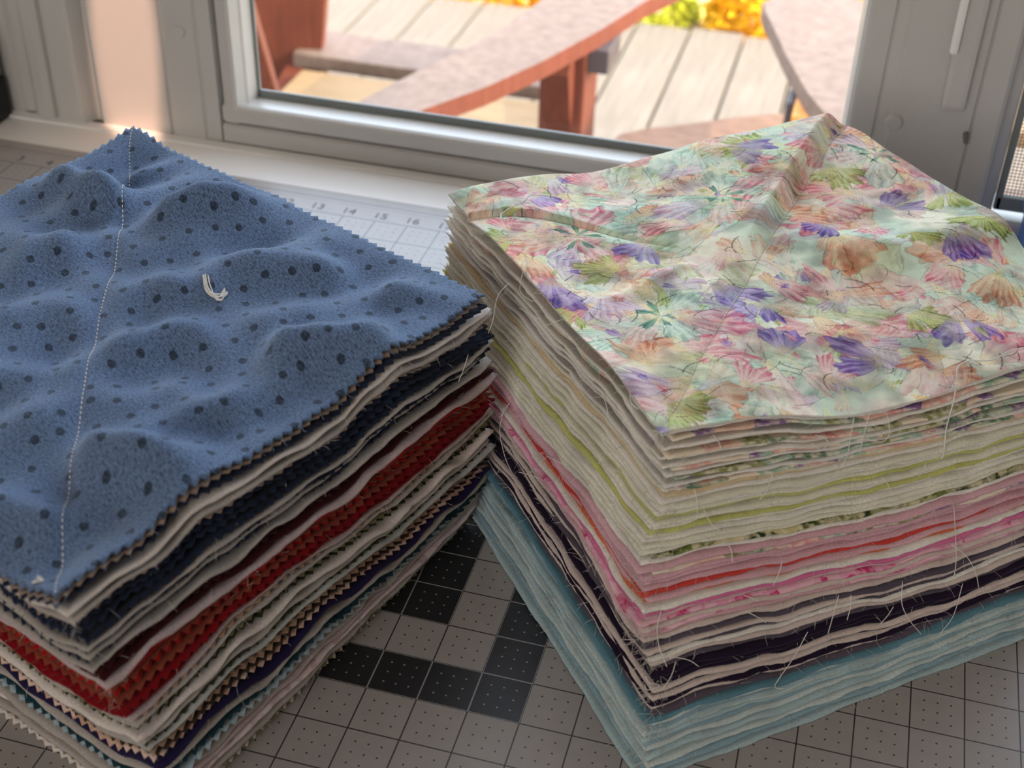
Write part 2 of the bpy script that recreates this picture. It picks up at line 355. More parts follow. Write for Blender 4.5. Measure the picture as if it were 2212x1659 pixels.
dotm = b.math('MULTIPLY', dotm, b.math('GREATER_THAN', b.math('MINIMUM', dist_to(u, 1), dist_to(v, 1)), 0.12))
mark = b.math('MULTIPLY', b.math('MAXIMUM', is_line, dotm), inside)
band = b.math('MAXIMUM', b.math('LESS_THAN', b.math('ABSOLUTE', b.math('SUBTRACT', v, 15.72)), 0.012), b.math('LESS_THAN', b.math('ABSOLUTE', b.math('SUBTRACT', v, 15.9)), 0.03))
tick = b.math('MULTIPLY', b.math('LESS_THAN', dist_to(u, 0.125), 0.012), b.math('LESS_THAN', b.math('ABSOLUTE', b.math('SUBTRACT', v, 15.06)), 0.06))
pos = geo.outputs['Position']
gr = b.noise(pos, 90, 4)
light = b.mix(gr, lin((152, 147, 143)), lin((166, 161, 157))); dark = b.mix(gr, lin((34, 35, 37)), lin((44, 45, 47)))
is_dark = b.math('MULTIPLY', is_dark, inside)
basec = b.mix(is_dark, light, dark); inkc = b.mix(is_dark, lin((50, 50, 52)), lin((150, 150, 150)))
col = b.mix(mark, basec, inkc)
col = b.mix(b.math('MULTIPLY', b.math('MAXIMUM', band, tick), 0.55), col, lin((90, 92, 98)))
scr = b.noise(b.scale(pos, (3000, 260, 1)), 1.0, 2); col = b.mix(b.math('MULTIPLY', b.math('GREATER_THAN', scr, 0.78), 0.25), col, lin((190, 188, 184)))
b.base(col, 0.38, 0.55); b.bump(b.noise(pos, 2600, 2), 0.08, 0.0002)
M_MAT = b.m
cm = tag(link_mesh('cutting_mat', box_me(-23.4, 15.4, -10.4, 16.35, -0.07, 0.0, 0.03), M_MAT), 'grey self-healing cutting mat with inch grid and black square pattern under both stacks', 'cutting mat')
def text_me(s, size):
    cu = bpy.data.curves.new('txt', 'FONT'); cu.body = s; cu.size = size*I; cu.align_x = 'CENTER'; cu.extrude = 0.002*I
    o = bpy.data.objects.new('txt', cu); COL.objects.link(o); dg = bpy.context.evaluated_depsgraph_get(); dg.update()
    me = bpy.data.meshes.new_from_object(o.evaluated_get(dg)); bpy.data.objects.remove(o); bpy.data.curves.remove(cu); return me
for n_ in list(range(1, 6))+list(range(10, 20)):
    me = text_me(str(n_), 0.46)
    o = link_mesh('ruler_number', me, M_INK, None, True); o.location = Vector((n_-22+0.06, 15.18, 0.003))*I
    o.parent = cm; o.matrix_parent_inverse = cm.matrix_basis.inverted()

# ------------------------------------------------------------------ the two stacks: key levels from base to top
# each level: near corner N, right corner R, left corner L, and the heights its two near edges run at
def lerp(a, b, t): return a+(b-a)*t
LEFT = [
 dict(N=(-3.17, -5.96, 0), R=(-.50, 3.10, 0), L=(-12.19, -2.68, 0), rf=[], lf=[]),
 dict(N=(-3.07, -5.96, 1.8), R=(0.0, 3.0, 1.76), L=(-12.44, -2.66, 1.77), rf=[(.105, 2.02), (.182, 1.96), (.344, 1.81), (.457, 1.97), (.574, 1.84), (.726, 1.65), (.832, 1.8), (1, 1.76)], lf=[(.064, 1.49), (.142, 1.37), (.258, 1.47), (.397, 1.63)]),
 dict(N=(-3.22, -6.19, 2.97), R=(.05, 2.80, 3.42), L=(-12.61, -2.65, 2.92), rf=[(.12, 3.2), (.227, 3.44), (.282, 3.49), (.364, 3.5), (.44, 3.38), (.491, 3.39), (.579, 3.27), (.662, 3.21), (.82, 3.32), (1, 3.42)], lf=[(.018, 2.91), (.074, 2.81), (.193, 2.62), (.33, 2.72)]),
 dict(N=(-3.35, -6.37, 3.77), R=(.12, 2.72, 4.2), L=(-12.72, -2.65, 3.7), rf=[(.053, 4.0), (.158, 4.12), (.226, 4.05), (.319, 4.02), (.418, 4.05), (.49, 4.11), (.573, 4.06), (.687, 4.18), (.797, 4.21), (.897, 4.24), (1, 4.2)], lf=[(.002, 3.83), (.091, 3.8), (.253, 3.75), (.5, 3.72)]),
 dict(N=(-3.62, -6.79, 6.1), R=(-.03, 2.44, 6.25), L=(-13.04, -2.63, 6.0), rf=[(.005, 6.08), (.065, 6.05), (.095, 6.16), (.152, 6.05), (.18, 6.13), (.247, 6.29), (.343, 6.27), (.444, 6.16), (.554, 6.17), (.671, 6.23), (.796, 6.25), (.902, 6.2), (1, 6.25)], lf=[(0, 6.1), (.076, 5.75), (.145, 5.6), (.3, 5.7), (.6, 5.95), (1, 6.0)])]
RIGHT = [
 dict(N=(4.41, -2.7, 0), R=(11.7, 3.55, 0), L=(-1.70, 4.66, 0), rf=[], lf=[]),
 dict(N=(4.39, -2.21, 1.11), R=(11.76, 3.82, 1.13), L=(-1.80, 5.16, 1.05), rf=[(0, 1.11), (.032, 1.04), (.072, 1.13), (.098, 1.2), (.14, 1.2), (.228, 1.08), (.329, 1.03), (.435, .97), (.579, .94), (.688, 1.01), (.8, 1.08), (.881, 1.11)], lf=[(0, 1.13), (.133, 1.25), (.232, 1.33), (.306, 1.3), (.384, 1.4), (.479, 1.47), (.561, 1.5), (.645, 1.53), (.703, 1.5), (1, 1.3)]),
 dict(N=(4.3, -1.87, 1.91), R=(11.81, 4.02, 1.94), L=(-1.86, 5.53, 1.81), rf=[(.006, 1.88), (.023, 1.9), (.075, 1.97), (.128, 1.97), (.192, 1.84), (.285, 1.77), (.384, 1.8), (.542, 1.68), (.655, 1.57), (.743, 1.67), (.855, 1.82)], lf=[(0, 1.9), (.2, 1.9), (.4, 2.05), (.6, 2.1), (1, 1.9)]),
 dict(N=(4.06, -1.71, 2.32), R=(11.83, 4.12, 2.36), L=(-1.92, 5.72, 2.2), rf=[(0, 2.32), (.031, 2.32), (.058, 2.33), (.126, 2.43), (.16, 2.42), (.213, 2.36), (.325, 2.3), (.425, 2.2), (.561, 2.16), (.661, 2.22), (.767, 2.27), (.838, 2.4)], lf=[(0, 2.3), (.097, 2.25), (.183, 2.5), (.287, 2.68), (.413, 2.63), (.553, 2.58), (.626, 2.6), (1, 2.35)]),
 dict(N=(3.82, -1.06, 3.86), R=(11.92, 4.49, 3.93), L=(-2.1, 6.43, 3.66), rf=[(0, 3.86), (.019, 3.89), (.12, 3.84), (.197, 3.77), (.295, 3.7), (.405, 3.6), (.458, 3.61), (.54, 3.62), (.623, 3.69), (.735, 3.76), (.79, 3.9)], lf=[(0, 3.7), (.013, 3.68), (.162, 3.7), (.271, 3.6), (.414, 3.48), (.558, 3.38), (.712, 3.38), (1, 3.6)]),
 dict(N=(4.02, -0.60, 4.88), R=(11.98, 4.74, 4.97), L=(-2.23, 6.9, 4.63), rf=[(.01, 4.88), (.062, 4.92), (.126, 4.94), (.196, 4.95), (.271, 4.93), (.379, 4.92), (.46, 4.93), (.541, 4.99), (.626, 5.02), (.738, 5.15)], lf=[(0, 4.88), (.15, 5.0), (.4, 4.85), (.6, 4.75), (1, 4.63)]),
 dict(N=(3.78, -0.2, 5.8), R=(12.04, 4.97, 5.9), L=(-2.31, 7.32, 5.5), rf=[(0, 5.8), (.039, 5.75), (.065, 5.74), (.118, 5.77), (.17, 5.8), (.243, 5.73), (.318, 5.64), (.383, 5.59), (.449, 5.6), (.524, 5.65), (.599, 5.74), (.666, 5.8), (.723, 5.93), (1, 5.9)], lf=[(0, 5.8), (.05, 5.86), (.113, 5.9), (.144, 6.02), (.228, 6.1), (.394, 5.85), (.535, 5.77), (.605, 5.78), (.751, 5.68), (.882, 5.4), (.951, 5.39), (1, 5.5)])]
G = np.linspace(0, 1, 101)
def smooth_prof(pts, a, b, sg=2.0):
    if not pts: return np.zeros(101)
    x = np.array([p[0] for p in pts]); y = np.array([p[1] for p in pts]); y = y-(a+(b-a)*x)
    d = np.interp(G, x, y, left=y[0]*0.5, right=y[-1]*0.6)
    k = np.exp(-0.5*(np.arange(-8, 9)/sg)**2); k /= k.sum()
    d = np.convolve(np.pad(d, 8, mode='edge'), k, 'valid')
    return d
for S in (LEFT, RIGHT):
    for L in S:
        L['N'] = np.array(L['N'], float); L['R'] = np.array(L['R'], float); L['L'] = np.array(L['L'], float)
        L['dr'] = smooth_prof(L['rf'], L['N'][2], L['R'][2]); L['dl'] = smooth_prof(L['lf'], L['N'][2], L['L'][2])
LB = [(0, 5.5), (.035, 5.6), (.144, 5.72), (.313, 5.64), (.405, 5.7), (.506, 5.88), (.6, 5.95), (.717, 6.08), (.838, 6.15), (.947, 6.25), (1, 6.2)]
BR = [(0, 6.2), (.066, 6.3), (.166, 6.2), (.307, 6.15), (.477, 6.3), (.569, 6.25), (.647, 5.95), (1, 5.9)]
EXTRA = {'left': (0.12, None, None), 'right': (0.62, smooth_prof(LB, 5.5, 6.22), smooth_prof(BR, 6.22, 5.9))}

def seg_d(x, y, a, b):
    ax, ay = a; bx, by = b; L2 = (bx-ax)**2+(by-ay)**2; t = np.clip(((x-ax)*(bx-ax)+(y-ay)*(by-ay))/L2, 0, 1)
    return np.hypot(x-ax-t*(bx-ax), y-ay-t*(by-ay)), t
# ridges pressed into the blue flannel: end points on the square in inches, height, half width
LRIDGE = [((7.39, 9.3), (7.48, 7.78), .3, .42), ((7.92, 6.31), (9.8, 5.35), .27, .42), ((6.95, 6.72), (8.49, 6.24), .10, .40), ((7.47, 4.22), (8.47, 2.85), .13, .45),
          ((6.2, 1.35), (7.2, 0.43), .36, .5), ((2.3, 1.75), (2.75, 0.45), .36, .48), ((.66, 2.2), (.95, 1.5), .2, .45), ((4.35, 3.88), (5.64, 3.27), .12, .45),
          ((4.32, 1.16), (5.47, .79), .12, .4), ((6.34, 4.28), (8.65, 3.65), .10, .4), ((8.83, 8.5), (10.2, 8.09), .10, .3), ((3.53, 6.09), (4.54, 5.4), .12, .5),
          ((1.2, 5.5), (2.6, 4.8), .14, .5), ((5.2, 8.5), (5.8, 7.2), .14, .5), ((8.9, 1.2), (9.6, .3), .1, .4), ((3.2, 2.6), (4.2, 2.3), .08, .4)]
LSEAM = [(10, 10), (9.39, 9.46), (8.14, 8.06), (6.32, 6.25), (4.9, 4.99), (3.22, 3.36), (1.94, 2.11), (.66, .76), (.05, .05)]
RSEAM = [(9.95, 9.98), (9.0, 9.15), (8.04, 8.22), (6.32, 6.54), (5.28, 5.52), (3.56, 3.75), (2.11, 2.25), (.86, .88), (.05, .08)]
CREASE = [(.05, 8.80), (.78, 8.4), (1.55, 7.76), (2.32, 7.12), (3.02, 6.4), (3.65, 5.61)]
def poly_signed(x, y, P):
    best = np.full(np.shape(x), 1e9); sg = np.zeros(np.shape(x)); tt = np.zeros(np.shape(x))
    n = len(P)-1
    for i in range(n):
        d, t = seg_d(x, y, P[i], P[i+1]); cr = (P[i+1][0]-P[i][0])*(y-P[i][1])-(P[i+1][1]-P[i][1])*(x-P[i][0])
        m = d < best; best = np.where(m, d, best); sg = np.where(m, np.sign(cr), sg); tt = np.where(m, (i+t)/n, tt)
    return best*sg, tt
def sst(a, b, x):
    t = np.clip((x-a)/(b-a), 0, 1); return t*t*(3-2*t)
def left_bumps(s, t):
    x = s*10; y = t*10; z = np.zeros(np.shape(s))
    for a, b_, h, wd in LRIDGE:
        d, _ = seg_d(x, y, a, b_); z = z+2.0*h*np.exp(-0.5*(d/(wd*.74))**2)
    z = z+0.05*np.sin(1.7*x+0.6*y+1)+0.05*np.sin(2.3*y-0.9*x+2.2)+.025*np.sin(4.1*x+1.7*y)+.07*np.sin(3.1*(y+.32*x)+1.6*np.sin(.9*x+.5))+.035*np.sin(5.3*(y+.25*x)+1.3*np.sin(1.3*x+2))
    z = z*(.12+.88*sst(0, 1.1, 10-x))*(.12+.88*sst(0, 1.1, 10-y))*(.4+.6*sst(0, .8, y))+.03*np.sin(6.1*x-2.3*y+1.5*np.sin(2.1*y))*np.exp(-((x-5)/3.5)**2)         # the far edges lie nearly straight
    z = z+0.22*np.exp(-0.5*(np.hypot(x-10.2, y-10.2)/0.7)**2)-0.34*np.exp(-0.5*(np.hypot(x-8.75, y-8.75)/0.55)**2)   # the back corner tilts up out of a hollow
    d, _ = poly_signed(x, y, LSEAM); z = z-0.07*np.exp(-np.abs(d)/0.18)
    return z
def right_bumps(s, t):
    x = s*10; y = t*10
    z = 0.05*np.sin(1.1*x-0.7*y+.4)+0.04*np.sin(1.5*y+0.8*x+1.2)+0.02*np.sin(3.1*x+1.3*y)
    d, tt = poly_signed(x, y, RSEAM)                                   # puffed fold along the stitched diagonal, far half (positive d = right of the line)
    d = -d
    z = z+0.34*sst(0.0, 0.42, d)*np.exp(-np.clip(d-0.4, 0, 9)/1.1)*(1-sst(0.38, 0.6, tt))
    z = z-0.06*np.exp(-np.abs(d)/0.14)
    d, tt = poly_signed(x, y, CREASE)
    dd = d
    z = z+0.12*sst(-.02, 0.1, dd)*np.exp(-np.clip(dd-0.1, 0, 9)/0.9)*(1-sst(0.3, 1.0, tt))-.06*np.exp(-np.abs(dd)/.1)*(1-sst(.7, 1, tt))
    for a, b_, h, wd in (((3.19, 5.13), (1.31, 4.39), .07, .12), ((6.88, 4.77), (9.05, 2.33), .12, .35), ((7.17, 4.38), (10, 4.47), .14, .5), ((1.5, 1.2), (3.5, 1.0), .08, .5), ((5.5, 1.5), (7.5, 3), .1, .5), ((4.2, 7.6), (6.0, 9.4), .12, .5), ((1.0, 6.0), (3.2, 4.6), .08, .5)):
        d, _ = seg_d(x, y, a, b_); z = z+h*np.exp(-0.5*(d/wd)**2)
    return z
_hb = np.linspace(0, 1, 41); _S, _T = np.meshgrid(_hb, _hb)

class Stack:
    def __init__(s, levels, key): s.lv = levels; s.key = key
    def frame(s, lev):
        i = min(int(lev), len(s.lv)-2); a = lev-i; A, B = s.lv[i], s.lv[i+1]
        return {k: lerp(A[k], B[k], a) for k in ('N', 'R', 'L', 'dr', 'dl')}
    def z(s, lev, S, T, F=None):
        F = F or s.frame(lev); tau = lev/(len(s.lv)-1)
        ex, lb, br = EXTRA[s.key]
        z = F['N'][2]+(F['R'][2]-F['N'][2])*S+(F['L'][2]-F['N'][2])*T+ex*S*T*tau**2
        Sc = np.clip(S, 0, 1); Tc = np.clip(T, 0, 1)
        z = z+np.interp(Sc, G, F['dr'])*np.exp(-Tc/.22)+np.interp(Tc, G, F['dl'])*np.exp(-Sc/.22)
        if lb is not None:
            z = z+tau**3*(np.interp(Sc, G, lb)*np.exp(-(1-Tc)/.25)+np.interp(1-Tc, G, br)*np.exp(-(1-Sc)/.25))
        return z
    def xy(s, F, S, T): return (F['N'][0]+(F['R'][0]-F['N'][0])*S+(F['L'][0]-F['N'][0])*T, F['N'][1]+(F['R'][1]-F['N'][1])*S+(F['L'][1]-F['N'][1])*T)
STL = Stack(LEFT, 'left'); STR = Stack(RIGHT, 'right')

def perimeter(kind, rs):
    """closed outline of a cut square in (s,t), pinked with a zigzag or with a raw soft edge"""
    if kind == 'pinked': n = 88
    else: n = 66
    a = np.arange(n)/n; z0 = np.zeros(n); o1 = np.ones(n)
    P = np.concatenate([np.stack([a, z0], 1), np.stack([o1, a], 1), np.stack([1-a, o1], 1), np.stack([z0, 1-a], 1)])
    N = len(P); k = np.arange(N)
    if kind == 'pinked':
        ins = np.where(k % 2 == 1, 0.0095, 0.0)+rs.normal(0, 0.0007, N)
        ins[::n] = 0.002
    else:
        ph = rs.uniform(0, 6.28, 4); ins = 0.0016*(np.sin(k*2*np.pi*9/N+ph[0])+np.sin(k*2*np.pi*23/N+ph[1]))+0.0007*rs.normal(0, 1, N)
        ins = np.clip(ins+0.001, -0.002, 0.006)
    return 0.5+(P-0.5)*(1-2*ins)[:, None], P, N
def sheet_mesh(st, lev, kind, th, rs, rings, off=(0, 0), rot=0.0, scl=1.0, wave=0.01, bumps=None, bw=0.0, uv=False, shared=None, sunk=False):
    P, P0, N = perimeter(kind, rs)
    ins = [0.0]+list(rings)
    ST = [P]+[0.5+(P0-0.5)*(1-2*i) for i in ins[1:]]
    R_ = len(ST); S = np.stack([q[:, 0] for q in ST]); T = np.stack([q[:, 1] for q in ST])
    F = st.frame(lev); z = st.z(lev, S, T, F)
    if bumps is not None and bw > 0: z = z+bw*bumps(S, T)
    k = np.arange(N)*2*np.pi/N; ph = rs.uniform(0, 6.28, 5); fr = rs.integers(5, 40, 5); am = rs.uniform(.4, 1, 5)
    wv = sum(am[i]*np.sin(fr[i]*k+ph[i]) for i in range(5))/2.2*wave
    rim = np.array([1.0, .9, .75]+[max(0, .5-.2*i) for i in range(max(0, R_-3))])[:R_]
    z = z+rim[:, None]*wv[None, :]
    if shared is not None:
        q4 = np.arange(N)/N*4; z = z+rim[:, None]*sum(a_*np.sin(2*np.pi*f_*q4+p_) for f_, a_, p_ in shared)[None, :]
    if sunk: z = z-.15*np.clip(np.array(ins)/.05, 0, 1)[:, None]
    c = 0.5; ca, sa = math.cos(rot), math.sin(rot); S2 = c+scl*(ca*(S-c)-sa*(T-c)); T2 = c+scl*(sa*(S-c)+ca*(T-c))
    X, Y = st.xy(F, S2, T2); X = X+off[0]; Y = Y+off[1]
    thr = np.full(R_, th/2); thr[0] = th*0.36
    top = np.stack([X, Y, z+thr[:, None]], -1).reshape(-1, 3); bot = np.stack([X, Y, z-thr[:, None]], -1).reshape(-1, 3)
    nv = R_*N; cz = st.z(lev, np.array(.5), np.array(.5), F)+(bw*bumps(np.array(.5), np.array(.5)) if bumps is not None and bw > 0 else 0)
    cx, cy = st.xy(F, .5, .5)
    V = np.concatenate([top, bot, [[cx+off[0], cy+off[1], cz+th/2], [cx+off[0], cy+off[1], cz-th/2]]])
    i = np.arange(N); j = (i+1) % N; Q = []
    for r_ in range(R_-1):
        a = r_*N; b2 = (r_+1)*N
        Q.append(np.stack([a+i, a+j, b2+j, b2+i], 1)); Q.append(np.stack([nv+a+j, nv+a+i, nv+b2+i, nv+b2+j], 1))
    Q.append(np.stack([i, nv+i, nv+j, j], 1))
    l = (R_-1)*N; Tq = np.concatenate([np.stack([l+i, l+j, np.full(N, 2*nv)], 1), np.stack([nv+l+j, nv+l+i, np.full(N, 2*nv+1)], 1)])
    Q = np.concatenate(Q)
    me = mesh_np(V, Q, Tq, True, 'square')
    if uv:
        uvv = np.concatenate([np.stack([S.ravel(), T.ravel()], 1)]*2+[[[.5, .5], [.5, .5]]])*10
        set_uv(me, uvv)
    # outline point + outward direction for frayed ends
    edge = np.stack([X[0], Y[0], z[0]], -1); inn = np.stack([X[1], Y[1], z[1]], -1); d = edge-inn; d[:, 2] = 0; d /= np.linalg.norm(d, axis=1)[:, None]+1e-9
    return me, edge, d, N
def set_uv(me, per_vert):
    l = me.uv_layers.new(name='UVMap'); vi = np.empty(len(me.loops), np.int32); me.loops.foreach_get('vertex_index', vi)
    l.data.foreach_set('uv', per_vert[vi].astype(np.float32).ravel())
def fibres(edge, d, N, n, rs, ln, m, parent, r=0.0035, near=True):
    """short frayed ends along the two near edges (and a few on the rest)"""
    L = []
    q = N//4
    for _ in range(n):
        side = rs.choice(4, p=(.45, .06, .06, .43)); i = int(side*q+rs.integers(0, q)) % N
        if rs.random() < .25: i = int(rs.normal(0, 2)) % N
        p = edge[i]+np.array([0, 0, rs.normal(0, .008)]); tang = np.array([-d[i][1], d[i][0], 0])
        l_ = ln*rs.uniform(.4, 1.5); v_ = d[i]*rs.uniform(.4, 1)+tang*rs.normal(0, .7)+np.array([0, 0, rs.normal(-.1, .45)]); v_ /= np.linalg.norm(v_)
        b2 = rs.normal(0, .35, 3); L.append([p-v_*.02, p+v_*l_*.4+b2*l_*.12, p+v_*l_*.75+b2*l_*.4-np.array([0, 0, l_*.1]), p+v_*l_+b2*l_*.75-np.array([0, 0, l_*.22])])
    return tag(link_mesh('frayed_ends', tubes_me(L, r, 3), m, parent), kind='stuff')

# ------------------------------------------------------------------ sheet lists, from the top down: (material, edge, wording)
P_, Q_ = 'pinked', 'raw'
LBANDS = [  # (from level, to level, [(material, edge, phrase, share)...], how the band is named)
 (4, 3, [('taupe', P_, 'taupe flannel square with pinked teeth', .55), ('navy', P_, 'navy flannel square with pinked teeth', .7), ('flan', Q_, 'thick cream flannel square with smooth edge', 1.3), ('greyc', Q_, 'greyish cream square with smooth edge', .9),
   ('taupe', P_, 'brownish taupe square with pinked teeth', .7), ('navy', P_, 'navy flannel square with pinked teeth', 1.1), ('navy', P_, 'navy flannel square with pinked teeth', 1.2), ('navy', P_, 'navy flannel square with pinked teeth', 1.1), ('greyc', Q_, 'greyish cream square with smooth edge', .7), ('navy', P_, 'navy flannel square with pinked teeth', .8), ('greyc', Q_, 'greyish cream square with smooth edge', .6),
   ('navy', P_, 'navy flannel square with pinked teeth', .6), ('greyc', Q_, 'greyish cream square with smooth edge', .7), ('maroon', P_, 'near-black maroon square', 1.0), ('maroon', Q_, 'near-black maroon square', 1.2), ('mauve', Q_, 'pale mauve square right above the red flannel', .7)], 'above the red band'),
 (3, 2, [('red', Q_, 'bright red flannel square', 1.3), ('rust', P_, 'rust brown square with pinked teeth', .6), ('red', P_, 'bright red flannel square', .7), ('rust', P_, 'rust brown square with pinked teeth', .5), ('crimson', P_, 'dark crimson square', 1.0), ('crimson', Q_, 'dark crimson square', 1.0)], 'in the red band'),
 (2, 1, [('mauve', Q_, 'pale mauve square right under the reds', .7), ('tan', P_, 'tan square with pinked teeth', .7), ('greyc', Q_, 'greyish cream square', .6), ('olive', P_, 'olive tan square with pinked teeth', .9), ('moss', P_, 'dark moss green square', .8), ('flan', Q_, 'wide cream square with smooth edge', 1.9),
   ('greyc', Q_, 'greyish cream square', .9), ('moss', P_, 'dark moss green square', .4), ('pgrey', Q_, 'pale grey square', .8), ('moss', P_, 'dark moss green square', .9), ('tan', P_, 'tan square with pinked teeth', .7), ('tan', P_, 'tan square with pinked teeth', .6), ('brown', P_, 'dark brown square with pinked teeth', 1.0), ('tanp', P_, 'mottled pinkish tan square with pinked teeth', .9)], 'between red band and indigo square'),
 (1, 0, [('indigo', Q_, 'dark indigo square', 1.7), ('greyc', Q_, 'greyish cream square', .7), ('pine', P_, 'dark teal square with pinked teeth', 1.0), ('sky', P_, 'pale blue grey square with pinked teeth', .7), ('greyc', Q_, 'greyish cream square', 1.0), ('mauve', Q_, 'pale mauve square', .9), ('mauvep', Q_, 'mottled pinkish grey square', 1.1), ('greyc', Q_, 'greyish cream square', .9), ('olive', P_, 'olive tan square with pinked teeth', .8), ('flan', P_, 'cream flannel square lying on the mat', 1.0)], 'below the indigo square')]
RB = lambda k, n, ph, e=Q_: [(k, e, ph)]*n
RBANDS = [
 (6, 5, [('white', Q_, 'white cotton square'), ('floral', Q_, 'floral print square'), ('cream', Q_, 'cream cotton square'), ('cream', Q_, 'cream cotton square'), ('floral', Q_, 'floral print square'), ('cream', Q_, 'cream cotton square'), ('cream', Q_, 'cream cotton square'),
   ('floral', Q_, 'floral print square'), ('white', Q_, 'white cotton square'), ('floral', Q_, 'floral print square'), ('white', Q_, 'white cotton square'), ('floral', Q_, 'floral print square')], 'in the floral band at the top'),
 (5, 4, [('gcream', Q_, 'greenish cream square'), ('apricot', Q_, 'pale apricot square'), ('cream', Q_, 'cream cotton square'), ('gcream', Q_, 'greenish cream square'), ('cream', Q_, 'cream cotton square'), ('gcream', Q_, 'greenish cream square'), ('lime', Q_, 'yellow green square'), ('gcream', Q_, 'greenish cream square'), ('cream', Q_, 'cream cotton square'),
   ('lime', Q_, 'yellow green square'), ('gcream', Q_, 'greenish cream square'), ('cream', Q_, 'cream cotton square'), ('gcream', Q_, 'greenish cream square'), ('gcream', Q_, 'greenish cream square'), ('leafy', Q_, 'dark green leaf print square')], 'in the cream and lime band'),
 (4, 3, [('cream', Q_, 'cream square right above the pinks'), ('pink', Q_, 'pale pink square'), ('pink', Q_, 'pale pink square'), ('floral', Q_, 'floral print square with pink ground'), ('pink', Q_, 'pale pink square'), ('pink', Q_, 'pale pink square'), ('pink', Q_, 'pale pink square'), ('coral', Q_, 'coral red square'), ('pink', Q_, 'pale pink square'), ('orange', Q_, 'orange coral square'),
   ('cream', Q_, 'cream square under the orange coral one'), ('hot', Q_, 'hot pink square'), ('pink', Q_, 'pale pink square'), ('pinkp', Q_, 'pink square with magenta dashes'), ('fawn', Q_, 'fawn square'), ('pinkp', Q_, 'pink square with magenta dashes'), ('pink', Q_, 'pale pink square'), ('fawn', Q_, 'fawn square')], 'in the pink band'),
 (3, 2, [('charcoal', Q_, 'charcoal grey square'), ('fawn', Q_, 'fawn square'), ('charcoal', Q_, 'charcoal grey square'), ('cream', Q_, 'cream cotton square'), ('fawn', Q_, 'fawn square'), ('charcoal', Q_, 'charcoal grey square')], 'in the grey band under the pinks'),
 (2, 1, [('plum', Q_, 'blackish plum square'), ('plum', Q_, 'blackish plum square'), ('plum', Q_, 'blackish plum square'), ('fawn', Q_, 'fawn square'), ('plum', Q_, 'blackish plum square'), ('fawn', Q_, 'fawn square'), ('plum', Q_, 'blackish plum square'), ('fawn', Q_, 'fawn square'), ('charcoal', Q_, 'charcoal grey square')], 'in the dark plum band'),
 (1, 0, [('azure', Q_, 'bright azure square', .6), ('aquac', Q_, 'whitish aqua square'), ('aqua', Q_, 'pale aqua square'), ('steel', Q_, 'steel blue square'), ('aqua', Q_, 'pale aqua square'), ('aquac', Q_, 'whitish aqua square'), ('aqua', Q_, 'pale aqua square'), ('steel', Q_, 'steel blue square'), ('aquac', Q_, 'whitish aqua square'), ('aqua', Q_, 'pale aqua square'), ('aqua', Q_, 'pale aqua square'), ('aquac', Q_, 'whitish aqua square'), ('steel', Q_, 'steel blue square'), ('aqua', Q_, 'pale aqua square'), ('aqua', Q_, 'pale aqua square lying on the mat')], 'in the blue band at the bottom')]
ORD = ['topmost', 'second', 'third', 'fourth', 'fifth', 'sixth', 'seventh', 'eighth', 'ninth', 'tenth']
SHEETS = {'left': [], 'right': []}
def build_stack(st, bands, key, name, group, seed):
    rs = np.random.default_rng(seed)
    depth = 0; off = np.zeros(2); total = sum(len(b_[2]) for b_ in bands)
    sh = [[3, .018, .3], [5, .022, 1.0], [8, .016, 2.0], [13, .008, .5]]
    bump = left_bumps if key == 'left' else right_bumps
    for (l0, l1, items, where) in bands:
        n = len(items); items = [(*q_, 1.0) if len(q_) == 3 else q_ for q_ in items]; wts = rs.uniform(.8, 1.2, n)*np.array([q_[3] for q_ in items])
        edges = np.concatenate([[0], np.cumsum(wts)/wts.sum()])
        cnt = {}; tot = {}
        for _, _, ph, _ in items: tot[ph] = tot.get(ph, 0)+1
        for i, (mk, ed, ph, _w) in enumerate(items):
            f = (edges[i]+edges[i+1])/2
            lev = l0+(l1-l0)*f; depth += 1
            F0 = st.frame(l0); F1 = st.frame(l1); pitch = (F0['N'][2]-F1['N'][2])*(edges[i+1]-edges[i])
            th = min(pitch*(.55 if key == 'left' else .66), .075 if key == 'left' else .055); th = max(th, .028)
            off = off*.6+rs.normal(0, .034 if key == 'left' else .03, 2)
            o2 = off+(np.array([.16, 0.03]) if mk in ('floral', 'leafy') else 0)
            for q_ in sh: q_[2] += rs.normal(0, .16)
            bw = 0.0
            if depth < 14: bw = 1-depth/14
            me, edge, d, N = sheet_mesh(st, lev, ed, th, rs, [.011, .02, .05, .12, .25, .38] if bw == 0 else [.011, .02, .04, .07, .1, .14, .18, .23, .28, .33, .38, .43], o2, rs.normal(0, .0035), 1+rs.normal(0, .006 if key == 'left' else .007), wave=pitch*(.24 if key == 'left' else .18), bumps=bump if bw > 0 else None, bw=bw, shared=[(f_, a_*min(1, depth/5)*min(1, (total-depth)/5), p_) for f_, a_, p_ in sh], sunk=bw > 0)
            o = link_mesh(name, me, mat(mk))
            c = cnt.get(ph, 0); cnt[ph] = c+1
            side = 'left' if key == 'left' else 'right'
            lab = (ORD[c]+' ' if tot[ph] > 1 else '')+ph+' '+where+', '+side+' stack'
            tag(o, lab, 'fabric square', group)
            nf = (10 if ed == P_ else 16) if key == 'left' else 30
            fibres(edge, d, N, nf, rs, .12 if key == 'left' else .17, M_FIB, o, .003 if key == 'left' else .0035)
            SHEETS[key].append(o)
build_stack(STL, LBANDS, 'left', 'flannel_square', 'squares of the left stack', 5)
build_stack(STR, RBANDS, 'right', 'cotton_square', 'squares of the right stack', 8)

